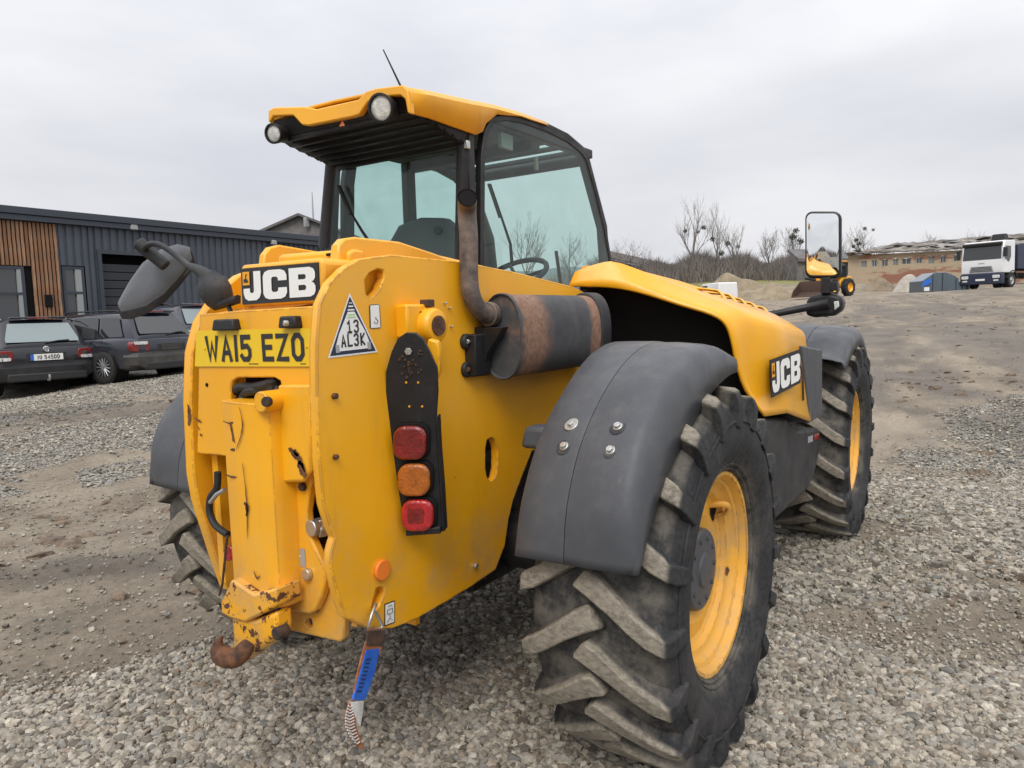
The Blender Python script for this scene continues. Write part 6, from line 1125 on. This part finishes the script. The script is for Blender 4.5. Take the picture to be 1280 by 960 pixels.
# ---- bare trees
M['bark'] = rusty('grey_brown_bark', (.10, .085, .075), (.19, .165, .15), 3); M['far_twig'] = mat('far_bare_twigs', (.24, .22, .205), .9); M['brush'] = mat('brushwood_stems', (.15, .132, .12), .9); M['mistletoe'] = mat('dark_mistletoe', (.055, .06, .035), .9)  # far twigs paled, distance haze is put into their colour
def tree(name, lab, px, py, hpx, depth, seed, spread=.55, clumps=(), levels=5, trunk_px=2.2, up=.22, group='bare trees beyond the yard'):
    base = at(px, py, depth); base.z = bz(base.x, base.y)-.2; Ht = hpx*depth/FPX; rr = random.Random(seed); t = thing(name, lab, 'tree', base, 0, group); tr = MB(); cr_m = MB(); r0 = trunk_px*depth/FPX/2
    tips = []; allp = []
    def branch(p, d, ln, r, lev):
        mb = tr if lev <= 1 else cr_m; n = 4 if lev < 2 else 3; path = [p]; q = p; dd = d
        for i in range(n):
            dd = (dd+Vector((rr.gauss(0, .10), rr.gauss(0, .10), rr.gauss(.03, .06)+up*.12))).normalized(); q = q+dd*ln/n; path.append(q); allp.append(q)
        rs = [r*(1-.5*i/n) for i in range(n+1)]; mb.tube(path, rs, 5 if lev < 2 else 3, caps=False)
        if lev >= levels: tips.append(q); return
        kids = (4, 3, 3, 2, 2)[min(lev, 4)]
        for k in range(kids):
            f = rr.uniform(.35, 1.0) if lev else rr.uniform(.45, 1); pp = path[min(n-1, int(f*n))].lerp(path[min(n, int(f*n)+1)], f*n-int(f*n) if f < 1 else 1); az_ = rr.random()*2*math.pi; sp_ = rr.uniform(.5, 1.1)*spread; side = Vector((math.cos(az_), math.sin(az_), 0)); nd = (dd*(1-sp_*.45)+side*sp_+Vector((0, 0, up))).normalized(); branch(pp, nd, ln*rr.uniform(.52, .78), max(r*.52, .0075*depth/60), lev+1)
        branch(q, (dd+Vector((rr.gauss(0, .12), rr.gauss(0, .12), .1))).normalized(), ln*.72, r*.5, lev+1)
    branch(Vector((0, 0, 0)), Vector((rr.gauss(0, .05), rr.gauss(0, .05), 1)).normalized(), Ht*.36, r0, 0)
    zm = max(q.z for q in tips); k = Ht/zm
    for mb in (tr, cr_m): mb.v = [(a*k, b_*k, c*k) for a, b_, c in mb.v]
    tr.build('trunk', M['bark'], t, 60); cr_m.build('crown', M['far_twig'], t, 0)
    for (cx_, cy_, s_) in clumps:
        tg_ = at(cx_, cy_, depth)-base; rt_ = Vector((RT[0], RT[1], 0)); c_ = min((q*k for q in allp), key=lambda q: abs((q-tg_).dot(rt_))+abs(q.z-tg_.z)+.15*(q-tg_).length); R_ = s_*depth/FPX/2; mb = MB()
        for i in range(150):
            v_ = Vector((rr.gauss(0, 1), rr.gauss(0, 1), rr.gauss(0, .85))).normalized()*R_*rr.random()**.4; d_ = Vector((rr.gauss(0, 1), rr.gauss(0, 1), rr.gauss(0, 1))).normalized()*R_*.22; e_ = d_.orthogonal()*.5; mb.add([c_+v_-d_, c_+v_+e_, c_+v_+d_, c_+v_-e_], [(0, 1, 2, 3)])
        mb.build('mistletoe', M['mistletoe'], t, 0)
    return t
tree('bare_tree', 'tallest slender bare tree standing above the scrub with upright limbs', 866, 350, 112, 88, 11, .62, [(857, 289, 6), (882, 284, 7), (876, 289, 5)], 4, 3.4, .30)
tree('bare_tree', 'leaning bare tree right of the tallest one with round mistletoe', 893, 350, 102, 92, 23, .6, [(887, 303, 7), (903, 315, 8)], 4, 2.8, .30)
tree('bare_tree', 'smaller bare tree with a mistletoe ball at its right side', 921, 352, 78, 90, 31, .7, [(935, 308, 6), (905, 306, 7)], 4, 2.2, .25)
tree('bare_tree', 'broad pale bare tree leaning right before the mirror', 961, 345, 66, 96, 44, .75, [], 5, 2.6, .2)
tree('bare_tree', 'bare tree thick with dark mistletoe left of the mirror', 997, 345, 66, 100, 51, .55, [(991, 296, 10), (998, 288, 8), (1001, 300, 9), (994, 318, 7), (986, 324, 5)], 5, 2.4, .3)
tree('bare_tree', 'wide bare tree with mistletoe right of the mirror', 1082, 335, 72, 110, 63, 1.0, [(1081, 286, 5), (1091, 289, 4), (1071, 300, 6), (1074, 305, 6), (1066, 308, 5)], 5, 3.0, .25)
tree('bare_tree', 'bare treetop behind the ruined roof nearer the sand heap', 1167, 335, 60, 105, 71, .5, [], 4, 2.0, .4)
tree('bare_tree', 'bare treetop behind the ruined roof above the truck', 1222, 332, 62, 105, 83, .5, [], 4, 2.0, .4)
tree('bare_tree', 'low dense bare tree left of the scrub behind the cab', 790, 345, 62, 85, 92, .85, [], 5, 3, .15)
tree('bare_tree', 'wide bare tree seen through the side window of the cab', 655, 360, 122, 70, 101, .7, [], 5, 4, .3)
tree('bare_tree', 'lower bare tree seen through the front of the side window', 715, 362, 84, 74, 112, .85, [], 5, 3, .2)
tree('bare_tree', 'low bare tree seen through the rear window beside the seat', 465, 370, 70, 72, 125, .8, [], 5, 3, .2)
tree('bare_tree', 'bare tree seen through the rear window over the seat', 560, 370, 112, 70, 133, .75, [], 5, 3, .3)
# brushwood: a mass of thin stems along the far edge
def scrub(px0, px1, depth, hmin, hmax, n, name, lab, seed, m, base_py=None):
    r_ = np.random.default_rng(seed); t = r_.random(n); px = px0+(px1-px0)*t; dp = depth*(1+.10*r_.normal(size=n)*.5); P0 = np.array([at(a, 350, d) for a, d in zip(px, dp)]); P0[:, 2] = base_z(P0[:, 0], P0[:, 1])-.1
    wob = .65+.35*np.sin(px*.11)+.25*np.sin(px*.043+1); h = (hmin+(hmax-hmin)*r_.random(n)**1.3*wob); ln = r_.normal(0, .28, (n, 2)); w_ = (.018+.02*r_.random(n))*depth/60
    top = P0+np.stack([ln[:, 0]*h, ln[:, 1]*h, h], 1); mid = P0+np.stack([ln[:, 0]*h*.35+r_.normal(0, .08, n)*h, ln[:, 1]*h*.35, h*.5], 1); off = np.stack([RT[0]*w_, RT[1]*w_, 0*w_], 1)
    off2 = np.stack([_f[0]*w_, _f[1]*w_, 0*w_], 1); V = np.concatenate([P0-off, P0+off, P0+off2*1.5, mid-off*.7, mid+off*.7, mid+off2, top]); i = np.arange(n)
    f = lambda a, b_, c: np.stack([a*n+i, b_*n+i, c*n+i], 1); F = np.concatenate([f(0, 1, 4), f(0, 4, 3), f(1, 2, 5), f(1, 5, 4), f(2, 0, 3), f(2, 3, 5), f(3, 4, 6), f(4, 5, 6), f(5, 3, 6)]); return tag(mesh_np(name, V, F, m, smooth_=False), lab, None, None, 'stuff')
scrub(742, 1012, 86, 1.5, 3.2, 13000, 'brushwood', 'grey brown brushwood behind the field', 3, M['brush']); scrub(742, 1012, 99, 1.8, 4.0, 11000, 'brushwood', 'grey brown brushwood behind the field', 4, M['brush'])
scrub(380, 760, 78, 1.0, 3.4, 6000, 'brushwood', 'brushwood seen through the cab glass', 5, M['far_twig']); scrub(1040, 1290, 120, 2, 6.5, 4000, 'brushwood', 'far brushwood behind the ruined building', 6, M['far_twig'])
# far hill beyond the gap in the trees, blue haze put into its colour
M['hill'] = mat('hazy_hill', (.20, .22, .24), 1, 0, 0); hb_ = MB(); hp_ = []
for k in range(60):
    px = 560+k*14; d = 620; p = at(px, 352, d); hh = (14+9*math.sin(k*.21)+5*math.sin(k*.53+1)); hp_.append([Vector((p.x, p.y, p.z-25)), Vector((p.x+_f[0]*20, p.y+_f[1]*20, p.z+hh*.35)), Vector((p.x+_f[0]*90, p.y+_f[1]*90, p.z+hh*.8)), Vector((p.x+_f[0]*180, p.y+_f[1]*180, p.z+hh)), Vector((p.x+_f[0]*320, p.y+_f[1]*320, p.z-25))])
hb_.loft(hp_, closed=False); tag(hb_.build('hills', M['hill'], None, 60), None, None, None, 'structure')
# treeline behind the camera, seen only in mirrors and glass
r_ = np.random.default_rng(9); n = 5000; aa = r_.uniform(R(120), R(300), n); dd_ = r_.uniform(70, 85, n); P0 = np.stack([CAM[0]+dd_*np.cos(aa), CAM[1]+dd_*np.sin(aa), 0*aa], 1); P0[:, 2] = base_z(P0[:, 0], P0[:, 1])-.2; hh = 2+4*r_.random(n)*(.6+.4*np.sin(aa*9)); w_ = .06+.25*r_.random(n)
V = np.concatenate([P0+np.stack([-np.sin(aa)*w_, np.cos(aa)*w_, 0*aa], 1), P0-np.stack([-np.sin(aa)*w_, np.cos(aa)*w_, 0*aa], 1), P0+np.stack([np.cos(aa)*w_, np.sin(aa)*w_, 0*aa], 1), P0+np.stack([r_.normal(0, .5, n), r_.normal(0, .5, n), hh], 1)]); i = np.arange(n); f = lambda a, b_, c: np.stack([a*n+i, b_*n+i, c*n+i], 1)
tag(mesh_np('far_treeline', V, np.concatenate([f(0, 1, 3), f(1, 2, 3), f(2, 0, 3)]), M['far_twig'], smooth_=False), 'far treeline reflected in the mirror', None, None, 'stuff')

# ================================================================== RATCHET STRAP hanging from the side plate
RS = thing('ratchet_strap', 'frayed orange ratchet strap with a blue label hooked into the side plate slot', 'strap', on(470, 760, 'y', -.42))
def spart(mb, nm, m, par=RS, ang=35):
    o = mb.build(nm, m, None, ang); o.parent = par; o.location = -Vector(RS.location) if par is RS else (0, 0, 0); return o
ys = -.425; W_ = lambda px, py, d=0: on(px, py, 'y', ys+d)
b = MB(); b.tube([W_(470, 755, .02), W_(466, 764), W_(460, 783), W_(463, 787), W_(476, 786), W_(478, 782), W_(470, 766), W_(466, 763)], .0045, 8); spart(b, 'wire_hook', M['steel'], ang=60)
def ribbon(mb, L, R_, th=.004):
    P = [(Vector(W_(*l)), Vector(W_(*r))) for l, r in zip(L, R_)]; n = Vector((0, -1, 0)); mb.loft([[l+n*th, r+n*th, r, l] for l, r in P])
b = MB(); ribbon(b, [(459, 785), (457, 800), (452, 816), (446, 840), (440, 872), (437, 876)], [(479, 785), (478, 800), (474, 816), (452, 826), (444, 860), (440, 877)]); spart(b, 'webbing', M['orange_web'])
b = MB(); ribbon(b, [(458, 788), (456, 806)], [(479, 787), (477, 807)], .007); spart(b, 'sewn_end', M['rust_dark'])
b = MB(); ribbon(b, [(456, 812), (449, 838), (439, 874)], [(472, 810), (466, 840), (454, 874)], .008); lb_ = spart(b, 'label', M['blue_label'])
q4 = [W_(441, 872, -.009), W_(453, 872, -.009), W_(470, 813, -.009), W_(457, 814, -.009)]; b = MB()
for k in range(9): decal(b, [(0, 0), (1, 0), (1, 1), (0, 1)], sub(q4, .25+.06*(k % 2), .75, .12+.085*k, .15+.085*k), .0008)
b.build('label_print', M['navy_ink'], lb_, 0)
b = MB(); ribbon(b, [(436, 877), (440, 890), (447, 906)], [(453, 875), (451, 892), (449, 906)], .006); spart(b, 'torn_cloth', M['dirty_white'])
b = MB(); ribbon(b, [(435, 879), (431, 895), (431, 908), (437, 921), (448, 935)], [(441, 879), (443, 895), (444, 908), (448, 920), (454, 937)], .005); tl = spart(b, 'strap_tail', M['orange_web'])
b = MB()
for k in range(13):
    py = 882+k*3.8; xl = np.interp(py, (879, 895, 908, 921, 935), (435, 431, 431, 437, 448)); xr = np.interp(py, (879, 895, 908, 920, 937), (441, 443, 444, 448, 454)); b.tube([W_(xl+1, py, -.007), W_((xl+xr)/2, py+2.2, -.007), W_(xr-1, py-.5, -.007)], .0022, 4)
b.build('zigzag_stitch', M['dirty_white'], tl, 60)
